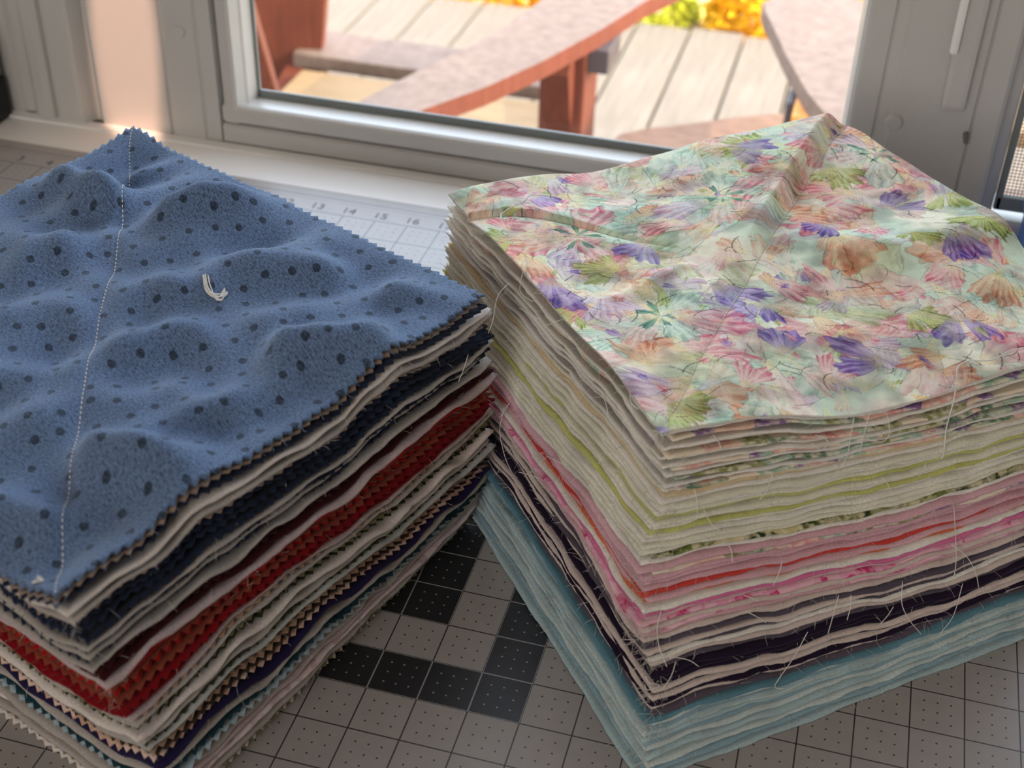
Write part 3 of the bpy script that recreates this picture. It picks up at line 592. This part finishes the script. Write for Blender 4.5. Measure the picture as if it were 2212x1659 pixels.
# ------------------------------------------------------------------ top of the left stack: dotted blue flannel
b = NB('dotted_blue_flannel'); uvn = b.n('ShaderNodeUVMap').outputs[0]
wob = b.n('ShaderNodeTexNoise'); wob.inputs['Scale'].default_value = 9; b.l(uvn, wob.inputs['Vector'])
vm = b.n('ShaderNodeVectorMath', operation='MULTIPLY_ADD'); b.l(wob.outputs[1], vm.inputs[0]); vm.inputs[1].default_value = (.05, .05, 0); b.l(uvn, vm.inputs[2])
mp = b.n('ShaderNodeMapping'); mp.inputs['Rotation'].default_value = (0, 0, math.radians(31)); b.l(vm.outputs[0], mp.inputs[0])
vo = b.n('ShaderNodeTexVoronoi', voronoi_dimensions='2D'); vo.inputs['Scale'].default_value = 1.95; vo.inputs['Randomness'].default_value = .42; b.l(mp.outputs[0], vo.inputs['Vector'])
dot = b.ramp(vo.outputs['Distance'], [(.125, 1.0), (.16, 0.0)])
fz = b.noise(b.scale(uvn, (34, 12, 1)), 1.0, 4, .7, '2D'); fz2 = b.noise(b.scale(uvn, (10, 30, 1)), 1.7, 4, .7, '2D')
fzz = b.math('MULTIPLY', b.math('ADD', fz, fz2), .5)
cl = lin((90, 110, 140))
ground = b.mix(b.ramp(fzz, [(.38, 0.0), (.6, 1.0)]), tuple(x*.4 for x in cl), tuple(min(1, x*1.6) for x in cl))
col = b.mix(b.math('MULTIPLY', dot, b.ramp(fzz, [(.3, 1.0), (.75, .55)])), ground, lin((26, 32, 40)))
b.base(col, .95, .1); b.p.inputs['Sheen Weight'].default_value = .42; b.p.inputs['Sheen Roughness'].default_value = .5; b.p.inputs['Sheen Tint'].default_value = (.62, .78, 1.0, 1)
b.bump(fzz, .5, .0012)
rs = np.random.default_rng(21)
me, edge, d, N = sheet_mesh(STL, 4.0, P_, .07, rs, [.011]+list(np.linspace(.016, .495, 84)), wave=.0, bumps=left_bumps, bw=1.0, uv=True)
me.transform(Matrix.Translation((0, 0, .05*I)))
top_l = tag(link_mesh('flannel_square', me, b.m), 'blue polka dot flannel square with zigzag pinked edge, top of the left stack', 'fabric square', 'squares of the left stack')
fibres(edge, d, N, 120, rs, .09, M_FIBD, top_l, .003)
def seam(st, lev, P, bumps, parent, lift, r):
    C2 = catmull([(a/10, b_/10) for a, b_ in P], 60); S = C2[:, 0]; T = C2[:, 1]
    F = st.frame(lev); X, Y = st.xy(F, S, T); Zz = st.z(lev, S, T, F)+bumps(S, T)+lift
    pts = np.stack([X, Y, Zz], 1); L = np.concatenate([[0], np.cumsum(np.linalg.norm(np.diff(pts, axis=0), axis=1))])
    lines = []; x = .1
    while x < L[-1]-.15:
        q = np.array([[np.interp(x+k*.03, L, pts[:, j]) for j in range(3)] for k in range(3)]); q[0, 2] -= .012; q[2, 2] -= .012; lines.append(q); x += .105
    return tag(link_mesh('seam_stitches', tubes_me(lines, r, 4), M_THREAD, parent), kind='stuff')
seam(STL, 4.0, LSEAM, left_bumps, top_l, .035+.05+.012, .014)

# ------------------------------------------------------------------ top of the right stack: floral cotton, the print is laid down petal by petal
n = 620
gs = np.linspace(0, 1, n); S, T = np.meshgrid(gs, gs); px = S*10; py = T*10
rp = np.random.default_rng(4)
def vnoise(sc, seed, oct_=3):
    r_ = np.random.default_rng(seed); out = np.zeros((n, n)); a = 1; tot = 0
    for o_ in range(oct_):
        m_ = max(2, int(sc*2**o_)+1); g = r_.random((m_+1, m_+1)); x = S*m_*.999; y = T*m_*.999; i = x.astype(int); j = y.astype(int); fx = x-i; fy = y-j; fx = fx*fx*(3-2*fx); fy = fy*fy*(3-2*fy)
        out += a*((g[j, i]*(1-fx)+g[j, i+1]*fx)*(1-fy)+(g[j+1, i]*(1-fx)+g[j+1, i+1]*fx)*fy); tot += a; a *= .55
    return out/tot
img = np.empty((n, n, 3)); g1 = vnoise(7, 1)[..., None]; g2 = vnoise(11, 2)[..., None]
mint = np.array((212, 220, 200.)); crm = np.array((238, 228, 208.)); blush = np.array((236, 210, 198.))
img[:] = crm+(mint-crm)*np.clip((g1-.42)*5, 0, 1)+(blush-crm)*np.clip((g2-.52)*5, 0, 1)
fine = vnoise(70, 3, 2); mid = vnoise(26, 9, 3)
PAL = dict(pink=((224, 128, 138), (240, 214, 202), (196, 66, 92)), orange=((222, 142, 112), (242, 214, 180), (186, 88, 62)), purp=((118, 86, 168), (196, 178, 210), (76, 48, 124)), lilac=((196, 166, 190), (232, 218, 220), (160, 124, 160)),
           mint=((182, 202, 184), (226, 230, 212), (132, 158, 138)), olive=((158, 164, 78), (208, 208, 148), (96, 104, 44)), teal=((78, 122, 100), (140, 174, 152), (40, 80, 66)),
           blush=((226, 186, 178), (238, 224, 212), (200, 136, 132)), peach=((232, 190, 160), (240, 226, 206), (210, 140, 110)), leaf=((190, 192, 142), (226, 224, 190), (140, 144, 90)))
def window(cx, cy, R_):
    return max(0, int((cy-R_)/10*n)), min(n, int((cy+R_)/10*n)+1), max(0, int((cx-R_)/10*n)), min(n, int((cx+R_)/10*n)+1)
def petal(cx, cy, ang, R_, half, pal, veins=7, alpha=.8):
    """one watercolour petal: a ragged fan opening from (cx, cy), pale at its foot, streaked towards the rim"""
    i0, i1, j0, j1 = window(cx, cy, R_*1.25)
    if i1 <= i0 or j1 <= j0: return
    x = px[i0:i1, j0:j1]-cx; y = py[i0:i1, j0:j1]-cy; rr = np.hypot(x, y)/R_; th_ = np.angle(np.exp(1j*(np.arctan2(y, x)-ang)))
    w1 = mid[i0:i1, j0:j1]-.5; w2 = fine[i0:i1, j0:j1]-.5
    ph = rp.uniform(0, 6.28, 4); q = th_/half+w1*.35
    rim = 1+.07*np.sin(q*5+ph[0])+.05*np.sin(q*11+ph[1])+w2*.16-.22*np.abs(q)**3
    wid = 1.0-.25*np.exp(-rr*5)+w2*.12
    m_ = np.clip((rim-rr)/.05, 0, 1)*np.clip((wid-np.abs(q))/.07, 0, 1)
    base_, pale, deep = [np.array(c_, float) for c_ in pal]
    sa = .5+.5*np.sin(q*veins*1.7+ph[2]+w1*5); sb = .5+.5*np.sin(q*veins*4.3+ph[3]+w2*3)
    tip = np.clip(rr*1.25-.18+w1*.7, 0, 1)
    k1 = np.clip(tip*(.35+.6*sa+.25*sb), 0, 1)[..., None]
    colr = pale+(base_-pale)*k1
    colr = colr+(deep-colr)*(np.clip(tip-.5, 0, 1)*1.5*sa*(.4+.6*sb))[..., None].clip(0, 1)
    colr = colr+(np.array((236, 214, 130.))-colr)*(np.exp(-((rr-.18)/.13)**2)*.45)[..., None]
    vl = (np.abs(np.sin(q*veins*.75+ph[2]*.3+w2*.5)) < .055)&(rr > .1)&(rr < .95)
    ed = ((np.abs(rim-rr-.02) < .016)|(np.abs(wid-np.abs(q)-.04) < .035))&(w1 > -.16)
    colr = np.where(vl[..., None], colr*.70, colr); colr = np.where(ed[..., None], colr*.62, colr)
    al = (m_*alpha*(.8+.5*w1))[..., None].clip(0, 1)
    img[i0:i1, j0:j1] = img[i0:i1, j0:j1]*(1-al)+colr*al
def fan(kind, cx, cy, r_, n_, a0, spread):
    for k in range(n_):
        a = a0+spread*((k+.5)/n_-.5)+rp.normal(0, .08); petal(cx, cy, a, r_*rp.uniform(.75, 1.15), spread/n_*rp.uniform(.42, .62), PAL[kind], int(rp.integers(4, 9)), rp.uniform(.7, .92))
# a dense bed of pale overlapping petals first, then the blooms where the cloth shows them
for _ in range(420):
    k = rp.choice(['mint', 'blush', 'lilac', 'peach', 'mint', 'leaf', 'blush', 'pink', 'orange']); petal(rp.uniform(-.4, 10.2), rp.uniform(-.4, 10.2), rp.uniform(0, 6.28), rp.uniform(.7, 1.7), rp.uniform(.25, .6), PAL[k], int(rp.integers(4, 10)), rp.uniform(.35, .8))
FL = [('teal', 1.67, 6.96), ('teal', 5.21, 7.36), ('teal', 9.65, 8.26), ('teal', 1.81, 3.44), ('purp', .44, 5.46), ('purp', 3.27, 4.33), ('purp', 4.0, 3.48), ('purp', 8.26, 6.0), ('purp', 3.06, 6.49), ('purp', 6.37, 9.35), ('purp', 4.62, 8.68), ('purp', 6.9, 5.81), ('purp', 3.4, 1.65), ('purp', 5.12, 1.02), ('purp', 7.21, 1.99), ('purp', 8.72, 4.38), ('purp', .43, .09), ('purp', 1.55, 9.23),
 ('olive', 1.93, 5.46), ('olive', 7.17, 8.89), ('olive', 9.8, 6.03), ('olive', 8.03, 4.66), ('olive', .3, 7.12), ('olive', .5, .72), ('olive', 6.34, 2.22), ('olive', 9.7, 4.65), ('olive', 8.34, 8.1), ('olive', .3, 4.05), ('olive', 2.35, 4.48),
 ('pink', 1.96, .77), ('pink', 1.19, 2.24), ('pink', 9.64, 9.17), ('pink', 5.0, 6.3), ('pink', 1.36, 7.8), ('pink', 3.38, 9.12), ('pink', 8.72, 8.88), ('pink', 8.35, 7.01), ('pink', 8.14, 3.42), ('pink', 5.62, 3.14), ('pink', 3.71, .76), ('pink', 4.44, 4.4), ('pink', .68, 9.22), ('pink', .89, 4.31), ('pink', 8.99, 2.81), ('pink', .44, 7.6), ('pink', 2.55, 6.94), ('pink', 7.7, 1.68),
 ('orange', .74, 1.72), ('orange', .4, 6.7), ('orange', 5.04, .2), ('orange', 8.93, 3.02), ('orange', 3.02, 7.47), ('orange', 8.79, 9.39), ('orange', 6.19, .73), ('orange', 5.81, 6.75),
 ('mint', .2, 3.85), ('mint', .91, 3.16), ('mint', 2.66, 2.69), ('mint', 8.75, 7.62), ('mint', 4.73, .3), ('mint', .39, 6.26), ('mint', 3.9, 7.7), ('mint', 4.76, 3.56), ('mint', 2.3, 8.69), ('mint', 5.81, 9.62), ('mint', 7.53, 9.5), ('mint', 2.67, .58),
 ('lilac', 3.69, 3.11), ('lilac', 5.55, 3.35), ('lilac', 9.5, 5.45), ('lilac', 1.25, 4.87), ('lilac', 4.75, 1.78), ('lilac', 1.17, .99), ('lilac', 9.35, 6.75), ('lilac', 1.6, 6.25)]
order = {'mint': 0, 'lilac': 1, 'orange': 2, 'pink': 3, 'olive': 4, 'purp': 5, 'teal': 6}
for k, x, y in sorted(FL, key=lambda q: order[q[0]]):
    a0 = rp.uniform(0, 6.28)
    if k == 'teal':
        for q in range(6): petal(x, y, a0+q*1.05+rp.normal(0, .15), rp.uniform(1.0, 1.7), rp.uniform(.3, .5), PAL[['blush', 'mint', 'pink', 'mint', 'peach', 'lilac'][q]], 8, .8)
        for q in range(7): petal(x+rp.normal(0, .06), y+rp.normal(0, .06), a0+q*.9+rp.normal(0, .2), rp.uniform(.25, .7), rp.uniform(.12, .3), PAL['teal'], 3, .9)
    elif k == 'olive': fan(k, x, y, rp.uniform(.6, 1.0), 4, a0, 2.4)
    elif k == 'purp': fan(k, x, y, rp.uniform(.8, 1.25), 2, a0, 1.5)
    else: fan(k, x, y, rp.uniform(.9, 1.5), 2, a0, 1.0)
for _ in range(60): petal(rp.uniform(0, 10), rp.uniform(0, 10), rp.uniform(0, 6.28), rp.uniform(.2, .5), rp.uniform(.2, .5), PAL[rp.choice(['olive', 'purp', 'leaf', 'orange', 'pink'])], 3, .8)
def stroke(x, y, a, L, c_, wdt):
    for q in np.linspace(0, 1, int(L*110)):
        xx = x+L*q*math.cos(a+.7*q*c_); yy = y+L*q*math.sin(a+.7*q*c_); j = int(xx/10*n); i = int(yy/10*n)
        if 1 < i < n-2 and 1 < j < n-2 and rp.random() > .12: img[i, j:j+wdt] *= .8
for _ in range(190): stroke(rp.uniform(0, 10), rp.uniform(0, 10), rp.uniform(0, 6.28), rp.uniform(.2, .6), rp.normal(0, .8), int(rp.integers(1, 3)))
dk_ = vnoise(16, 31, 3); img *= (1-.16*np.clip((dk_-.5)*4, 0, 1))[..., None]
mu = img.mean((0, 1)); mu = mu*.6+mu.mean()*.4; img = mu+(img-img.mean((0, 1)))*1.26+np.array((9, 5, -4.)); img += (fine[..., None]-.5)*16
img = np.clip(img, 0, 255)/255; img = np.where(img <= .04045, img/12.92, ((img+.055)/1.055)**2.4)
F = STR.frame(6.0); X, Y = STR.xy(F, S, T); Zt = STR.z(6.0, S, T, F)+right_bumps(S, T)
th = .03
# the left corner flap turns down a little where the crease starts
V = np.concatenate([np.stack([X, Y, Zt+th+.03], -1).reshape(-1, 3), np.stack([X, Y, Zt+.03], -1).reshape(-1, 3)[:0]])
idx = np.arange(n*n).reshape(n, n); Q = np.stack([idx[:-1, :-1], idx[:-1, 1:], idx[1:, 1:], idx[1:, :-1]], -1).reshape(-1, 4)
bd = np.concatenate([idx[0, :-1], idx[:-1, -1], idx[-1, :0:-1], idx[:0:-1, 0]]); V2 = V[bd].copy(); V2[:, 2] -= th
o0 = len(V); k = np.arange(len(bd)); Q = np.concatenate([Q, np.stack([bd, o0+k, o0+(k+1) % len(bd), bd[(k+1) % len(bd)]], 1)])
me = mesh_np(np.concatenate([V, V2]), Q, None, True, 'floral')
ca = me.color_attributes.new('print', 'FLOAT_COLOR', 'POINT'); cc = np.ones((len(V)+len(V2), 4), np.float32); cc[:len(V), :3] = img.reshape(-1, 3); cc[len(V):, :3] = .78
ca.data.foreach_set('color', cc.ravel())
set_uv(me, np.concatenate([np.stack([S.ravel(), T.ravel()], 1), np.stack([S.ravel()[bd], T.ravel()[bd]], 1)])*10)
b = NB('floral_cotton'); at = b.n('ShaderNodeAttribute', attribute_name='print'); uvn = b.n('ShaderNodeUVMap').outputs[0]
wv = b.noise(b.scale(uvn, (60, 9, 1)), 1.0, 2, .5, '2D'); wv2 = b.noise(b.scale(uvn, (9, 60, 1)), 1.0, 2, .5, '2D'); ww = b.math('MULTIPLY', b.math('ADD', wv, wv2), .5)
b.base(b.mix(b.ramp(ww, [(.35, .35), (.6, 0.0)]), at.outputs[0], b.mix(1.0, at.outputs[0], (.72, .72, .72), 'MULTIPLY')), .85, .2); b.bump(ww, .22, .0005)
top_r = tag(link_mesh('cotton_square', me, b.m), 'floral watercolour cotton square in pink, mint and purple, top of the right stack', 'fabric square', 'squares of the right stack')
q = n//2
edge = np.concatenate([V[idx[0, ::2]], V[idx[::2, -1]], V[idx[-1, ::-2]], V[idx[::-2, 0]]]); cen = V[idx[q, q]]; d = edge-cen; d[:, 2] = 0; d /= np.linalg.norm(d, axis=1)[:, None]
fibres(edge, d, len(edge), 130, rs, .12, M_FIB, top_r, .0035)
seam(STR, 6.0, RSEAM, right_bumps, top_r, .03+th+.03, .014)

# ------------------------------------------------------------------ loose threads hanging from the squares (parts of the square they come from)
TH = [[(6.91, 1.57, 5.66), (6.91, 1.4, 5.38), (6.92, 1.27, 5.02), (6.84, 1.13, 4.82)], [(7.16, 1.73, 5.67), (7.14, 1.59, 5.44), (7.12, 1.4, 5.03)], [(7.46, 1.88, 5.63), (7.57, 1.78, 5.3), (7.47, 1.68, 5.15), (7.16, 1.52, 5.27)], [(6.26, .98, 5.37), (6.44, 1.04, 5.22), (6.55, 1.16, 5.3), (6.45, 1.14, 5.42), (6.3, 1.09, 5.47)],
 [(9.16, 2.13, 2.77), (9.53, 2.26, 2.41), (9.77, 2.3, 2.02), (9.89, 2.3, 1.69)], [(6.83, -.03, 1.9), (6.67, -.32, 1.49), (6.46, -.67, 1.17), (6.44, -.72, 1.04), (6.59, -.65, .97)], [(7.26, .57, 2.39), (7.23, .36, 2.05), (7.2, .19, 1.75)], [(7.48, .69, 2.34), (7.5, .5, 1.88)], [(8.38, 1.37, 2.31), (8.46, 1.22, 1.88), (8.68, 1.25, 1.48), (8.97, 1.38, 1.07)], [(9.03, 2.29, 3.58), (9.3, 2.14, 2.51), (9.35, 1.99, 2.07)],
 [(4.48, -.41, 5.02), (4.6, -.47, 4.53)], [(5.72, .42, 5.02), (5.66, .27, 4.71), (5.57, .19, 4.55)], [(5.08, -.33, 3.9), (5.24, -.26, 3.72), (5.31, -.36, 3.5)], [(5.59, -.46, 2.88), (5.88, -.32, 2.66)], [(6.15, .16, 3.32), (6.07, -.11, 2.92)], [(4.69, -.41, 4.61), (4.84, -.37, 4.3), (5.05, -.31, 4.09)], [(5.67, -.54, 2.59), (6.07, -.4, 2.27)], [(4.5, -1.65, 2.21), (4.85, -1.48, 2.06), (5.06, -1.41, 1.88)],
 [(4.21, -2.01, 2.0), (4.29, -2.06, 1.91), (4.47, -1.96, 1.8), (4.29, -2.1, 1.77), (4.21, -2.08, 1.87)], [(4.66, -1.59, 2.06), (4.63, -1.79, 1.9), (4.52, -1.96, 1.7)], [(4.27, -1.33, 2.94), (4.26, -1.5, 2.66), (4.35, -1.6, 2.32), (4.53, -1.73, 2.04)], [(9.55, 2.1, 1.9), (9.52, 1.89, 1.24), (9.33, 1.62, .95)], [(8.31, 1.1, 1.89), (8.12, .87, 1.58)], [(4.63, .19, 5.76), (4.82, .15, 5.48)], [(8.33, 2.06, 4.59), (8.26, 1.96, 4.32)], [(7.6, 1.53, 4.5), (7.83, 1.61, 4.11)],
 [(.28, 3.93, 5.99), (.26, 3.9, 5.56), (.61, 3.49, 5.64)], [(1.43, 2.5, 6.01), (1.03, 2.96, 5.53), (.64, 3.42, 5.38), (.24, 3.86, 5.2)], [(-.06, 4.24, 5.35), (-.41, 4.51, 4.79), (-.48, 4.49, 4.5)], [(.22, 3.07, 3.28), (.15, 3.02, 2.71), (.36, 2.68, 2.35), (.6, 2.35, 2.24)], [(2.51, 1.16, 5.48), (2.71, .89, 5.2)], [(3.11, .44, 6.17), (3.16, .37, 5.98), (3.32, .18, 6.01)], [(1.45, 1.63, 3.43), (1.99, 1.04, 3.73)], [(1.66, 1.45, 3.84), (2.29, .79, 4.06)], [(.79, 2.14, 2.46), (1.35, 1.59, 2.86)], [(.11, 3.18, 2.94), (.33, 3.04, 3.45)], [(2.62, .6, 4.34), (3.12, .14, 4.61)], [(-.13, 3.91, 4.25), (.16, 3.72, 4.49)], [(-.59, 4.48, 4.26), (-.39, 4.13, 4.06)],
 [(9.84, 4.07, 6.1), (9.47, 3.8, 6.12), (9.14, 3.39, 6.12), (8.74, 3.24, 6.12), (8.56, 2.98, 6.1), (8.56, 2.7, 6.0), (8.58, 2.56, 5.69), (8.56, 2.4, 5.2), (8.61, 2.25, 4.7), (8.57, 2.22, 4.61)],
 [(0, 6.96, 6.1), (-.28, 6.85, 6.12), (-.34, 6.7, 6.14), (-.39, 6.49, 6.12), (-.58, 6.26, 6.08), (-.71, 5.98, 6.06), (-.66, 5.75, 6.06), (-.53, 5.71, 6.06), (-.39, 5.84, 6.06)]]
THL = [[(.28, 2.92, 6.35), (.15, 2.59, 6.22), (.11, 2.45, 5.78), (.06, 2.31, 5.54)], [(-.16, 1.74, 5.39), (-.21, 1.57, 5.12), (-.26, 1.44, 4.94)]]
def thread(pts, key, r=.013):
    z = pts[0][2]; best = min(SHEETS[key], key=lambda o: abs(o.location.z/I+.1-z)) if z < 5.7 else (top_r if key == 'right' else top_l)
    if len(pts) < 3: pts = [pts[0], tuple((np.array(pts[0])+np.array(pts[1]))/2+np.array((.02, -.02, .03))), pts[1]]
    link_mesh('loose_thread', tubes_me([catmull(pts, 8)], r, 5), M_THREAD, best)
for t_ in TH[:-2]: thread(t_, 'right', .008)
for t_ in TH[-2:]: thread(t_, 'right', .014)
for t_ in THL: thread(t_, 'left', .007)

# lint lying on the blue square
def on_left(a, b_, h):
    F = STL.frame(4.0); x, y = STL.xy(F, a/10, b_/10); return (float(x), float(y), float(STL.z(4.0, np.array(a/10), np.array(b_/10), F)+left_bumps(np.array(a/10), np.array(b_/10))+.085+h))
def lint(path, r, label, seed):
    rs_ = np.random.default_rng(seed); L = []
    for k in range(7):
        L.append(catmull([on_left(a+rs_.normal(0, .035), b_+rs_.normal(0, .035), .02+abs(rs_.normal(0, .03))) for a, b_ in path], 5))
    return tag(link_mesh('lint_scrap', tubes_me(L, r, 4), M_THREAD), label, 'lint', 'lint on the blue square')
lint([(6.68, 4.1), (6.55, 3.85), (6.53, 3.66), (6.66, 3.6), (6.8, 3.66)], .017, 'curled white lint scrap lying mid-way on the dotted blue square', 1)
lint([(.24, .72), (.2, .64), (.2, .56)], .014, 'tiny white lint bit near the front corner of the dotted blue square', 2)

# ------------------------------------------------------------------ small things at the edges of the table
bk = empty('storage_box', (-22.4, 17.2, -.07)); tag(bk, 'black box with grey top at the far left end of the table', 'box')
link_mesh('body', box_me(-24.2, -21.0, 15.9, 18.2, -.07, 1.35, .1), M_DARK, bk)
link_mesh('lid', box_me(-24.2, -21.05, 15.95, 18.15, 1.35, 3.2, .12), M_GASK, bk)
bn = empty('plastic_bin', (12.6, 15.4, 0)); tag(bn, 'blue plastic bin edge at the far right behind the floral stack', 'bin')
link_mesh('body', prism_me([(11.0, 14.2), (14, 14.2), (14, 17), (11.0, 17)], -.07, 2.5, 'z', .1), M_BLUEPL, bn)
link_mesh('rim', prism_me([(10.92, 14.1), (14.1, 14.1), (14.1, 17.1), (10.92, 17.1)], 2.5, 2.75, 'z', .06), M_BLUEPL, bn)

# ------------------------------------------------------------------ outdoors: ground, deck, chairs, shrubs
ZD = -31
struct('ground', box_me(-900, 900, 22, 1500, -56, -50, 0), M_GROUND)
dk = empty('deck', (0, 68, ZD-1.2)); tag(dk, kind='structure')
x = -15.7-5.4*12
base_me = box_me(0, 5.16, 22.5, 113.5, ZD-1.2, ZD, .12); base_me.materials.append(M_DECK)
rd = np.random.default_rng(3)
for k in range(27):
    o = bpy.data.objects.new('plank', base_me); COL.objects.link(o); o.location = ((x+k*5.4+.12)*I, rd.normal(0, .3)*I, rd.normal(0, .04)*I)
    o.parent = dk; o.matrix_parent_inverse = dk.matrix_basis.inverted()
link_mesh('joist', box_me(-82, 64, 108, 110, ZD-9, ZD-1.2, .1), M_DECK, dk)
link_mesh('joist', box_me(-82, 64, 60, 62, ZD-9, ZD-1.2, .1), M_DECK, dk)

c1 = empty('garden_chair', (-18, 52, ZD)); tag(c1, 'red stained wooden garden chair just outside the window, long curved armrest towards the yard', 'chair')
arm = [(-17.6, 36.5), (-16.9, 39.2), (-15.5, 43.4), (-14.2, 46.6), (-13.1, 50), (-12.0, 55), (-11.4, 60), (-10.0, 65), (-6.5, 66.5), (-4.3, 64), (-4.6, 61), (-6.2, 57.4), (-7.7, 52.3), (-9.7, 46.9), (-11.6, 42.8), (-13.9, 39.0), (-15.2, 36.3)]
def arm_obj(poly, par):
    o = link_mesh('armrest', prism_me(poly, -9.0, -8.0, 'z', .1), M_RED, par); o.data.materials.append(M_REDTOP)
    for p_ in o.data.polygons:
        if p_.normal.z > .9: p_.material_index = 1  # upward faces take the greyer wood
    return o
arm_obj(arm, c1)
arm_obj([(-44.5-p_[0], p_[1]) for p_ in arm][::-1], c1)
link_mesh('leg', box_me(-10.9, -8.3, 51.5, 55.2, ZD, -9.0, .15), M_RED, c1)
link_mesh('arm_bracket', prism_me([(50.5, -9), (51.5, -9), (51.5, -14), (51.0, -13), (50.0, -10)], -10.4, -8.9, 'u', .08), M_RED, c1)
link_mesh('arm_bracket', box_me(-8.3, -7.1, 51.8, 55.2, -10.4, -9.0, .1), M_BRKT, c1)
link_mesh('leg', plank_me((-33.6, 63.5, ZD), (-30.0, 62.5, -6), 5.4, 1.4, (0.2, -1, 0)), M_RED, c1)
link_mesh('back_slat', plank_me((-26.4, 49.5, -20), (-25.6, 42.0, -4.2), 3.6, 1.2, (.35, -1, -.3)), M_RED, c1)
link_mesh('seat_slat', box_me(-30.3, -11.0, 61.6, 66.0, -17.0, -16.0, .12), M_REDTOP, c1)
for k, (va, vb, za) in enumerate(((55.9, 60.6, -16.6), (51.0, 55.2, -17.6), (46.2, 50.4, -18.6))):
    link_mesh('seat_slat', box_me(-29.2, -11.2, va, vb, za-1, za, .12), M_SLAT, c1)  # yellow of the sun on these slats is put into their colour
link_mesh('side_rail', plank_me((-11.6, 66, -18.2), (-12.4, 34, -27), 1.3, 4.6, (0, 0, 1)), M_RED, c1)
link_mesh('side_rail', plank_me((-30.4, 66, -18.2), (-29.4, 34, -27), 1.3, 4.6, (0, 0, 1)), M_RED, c1)

c2 = empty('garden_chair', (6, 54, ZD)); tag(c2, 'pale weathered garden chair with wide paddle armrest, right of the red one outdoors', 'chair')
link_mesh('armrest', prism_me([(.2, 59.4), (.55, 58.0), (1.0, 56.7), (2.4, 51.9), (3.9, 47.5), (5.4, 44.3), (6.6, 42), (8.4, 42.6), (8.2, 50), (7.4, 58), (6.4, 61.5), (4.6, 62.4), (2.6, 61.6), (.8, 60.6)], -9.0, -8.0, 'z', .14), M_REDTOP, c2)
link_mesh('leg', box_me(3.35, 4.5, 46.6, 49.6, ZD, -9.0, .12), M_SUNLEG, c2)
link_mesh('arm_bracket', box_me(2.9, 3.4, 48.2, 50.2, -10.4, -9.0, .2), M_BRKT, c2)
link_mesh('seat_slat', prism_me([(-6.6, 50.6), (-6.3, 52.3), (-4.9, 53.7), (-2.4, 55.1), (0, 57), (2.1, 58.1), (5.5, 58.4), (5.5, 57.2), (2.5, 56.9), (.2, 53.8), (-1.4, 51.9), (-3.4, 50.0)], -17.2, -14, 'z', .2), M_BARK, c2)
link_mesh('seat_slat', box_me(6, 24, 52, 56.5, -17, -16, .12), M_REDTOP, c2)
link_mesh('leg', box_me(23, 24.6, 55, 58, ZD, -9, .12), M_RED, c2)
bench = empty('garden_bench', (24, 72, ZD)); tag(bench, 'tan slatted garden bench seen through the insect screen at right', 'bench')
for k in range(4): link_mesh('seat_slat', box_me(9.5, 44, 60+k*4.6, 64+k*4.6, -15-.2*k, -14-.2*k, .1), M_SLAT, bench)
for a_ in (10.5, 42): link_mesh('leg', box_me(a_, a_+2, 61, 76, ZD, -15, .1), M_RED, bench)
rk = tag(link_mesh('stone', (lambda bm: (bmesh.ops.create_icosphere(bm, subdivisions=3, radius=1, matrix=Matrix.Translation(Vector((19.5, 52, -17.2))*I) @ Matrix.Diagonal((2.6*I, 2.0*I, 1.6*I, 1))), bm_mesh(bm, 'stone', 0, 1, True))[1])(bmesh.new()), M_STONE), 'pale rounded stone outside, low behind the insect screen', 'stone')
post = tag(link_mesh('stone_plinth', box_me(17, 22.5, 49.8, 54.2, ZD, -18.4, .3), M_STONE), 'pale stone plinth under the rounded stone behind the screen', 'plinth')

def shrub(name, label, c, rad, n_, m, seed, sz):
    r_ = np.random.default_rng(seed); V = []; Q = []
    for k in range(n_):
        p = r_.normal(0, 1, 3); p /= np.linalg.norm(p); p = np.array(c)+p*np.array(rad)*r_.uniform(.55, 1)**.5
        a = r_.normal(0, 1, 3); a /= np.linalg.norm(a); bb = np.cross(a, r_.normal(0, 1, 3)); bb /= np.linalg.norm(bb); s = sz*r_.uniform(.6, 1.4); i0 = len(V)
        nn = np.cross(a, bb)*s*.15
        V += [p-a*s, p-bb*s*.45+nn, p+a*s, p+bb*s*.45+nn]; Q.append((i0, i0+1, i0+2, i0+3))
    root = empty(name, (c[0], c[1], -50)); tag(root, label, 'shrub', 'yellow shrubs beyond the deck')
    tag(link_mesh('leaves', mesh_np(V, np.array(Q), None, False), m, root), kind='stuff')
    stems = [[(c[0], c[1], -50), (c[0]+r_.normal(0, rad[0]*.25), c[1]+r_.normal(0, 1), (c[2]-50)/2), (c[0]+r_.normal(0, rad[0]*.5), c[1]+r_.normal(0, 2), c[2])] for _ in range(7)]
    link_mesh('stems', tubes_me([catmull(s_, 4) for s_ in stems], .35, 6), M_BARK, root)
shrub('shrub', 'golden yellow leafy shrub at the deck end right of the red armrest', (-4, 120, -33), (6, 4, 7), 1500, M_LEAF, 1, 1.0)
shrub('shrub', 'yellow green leafy shrub at the deck end beside the red armrest tip', (-16, 119, -32), (5.5, 4, 6.5), 1000, M_LEAFG, 2, .9)
shrub('shrub', 'golden yellow leafy shrub left of the red armrest beyond the deck', (-33, 121, -34), (11, 4, 7), 1500, M_LEAF, 3, 1.0)
shrub('shrub', 'golden yellow leafy shrub behind the paddle armrest', (8, 121, -33), (5.5, 4, 7), 1300, M_LEAF, 4, 1.0)
shrub('shrub', 'yellow green leafy shrub seen at the right through the screen', (24, 122, -32), (9, 4, 8), 1300, M_LEAFG, 5, 1.0)
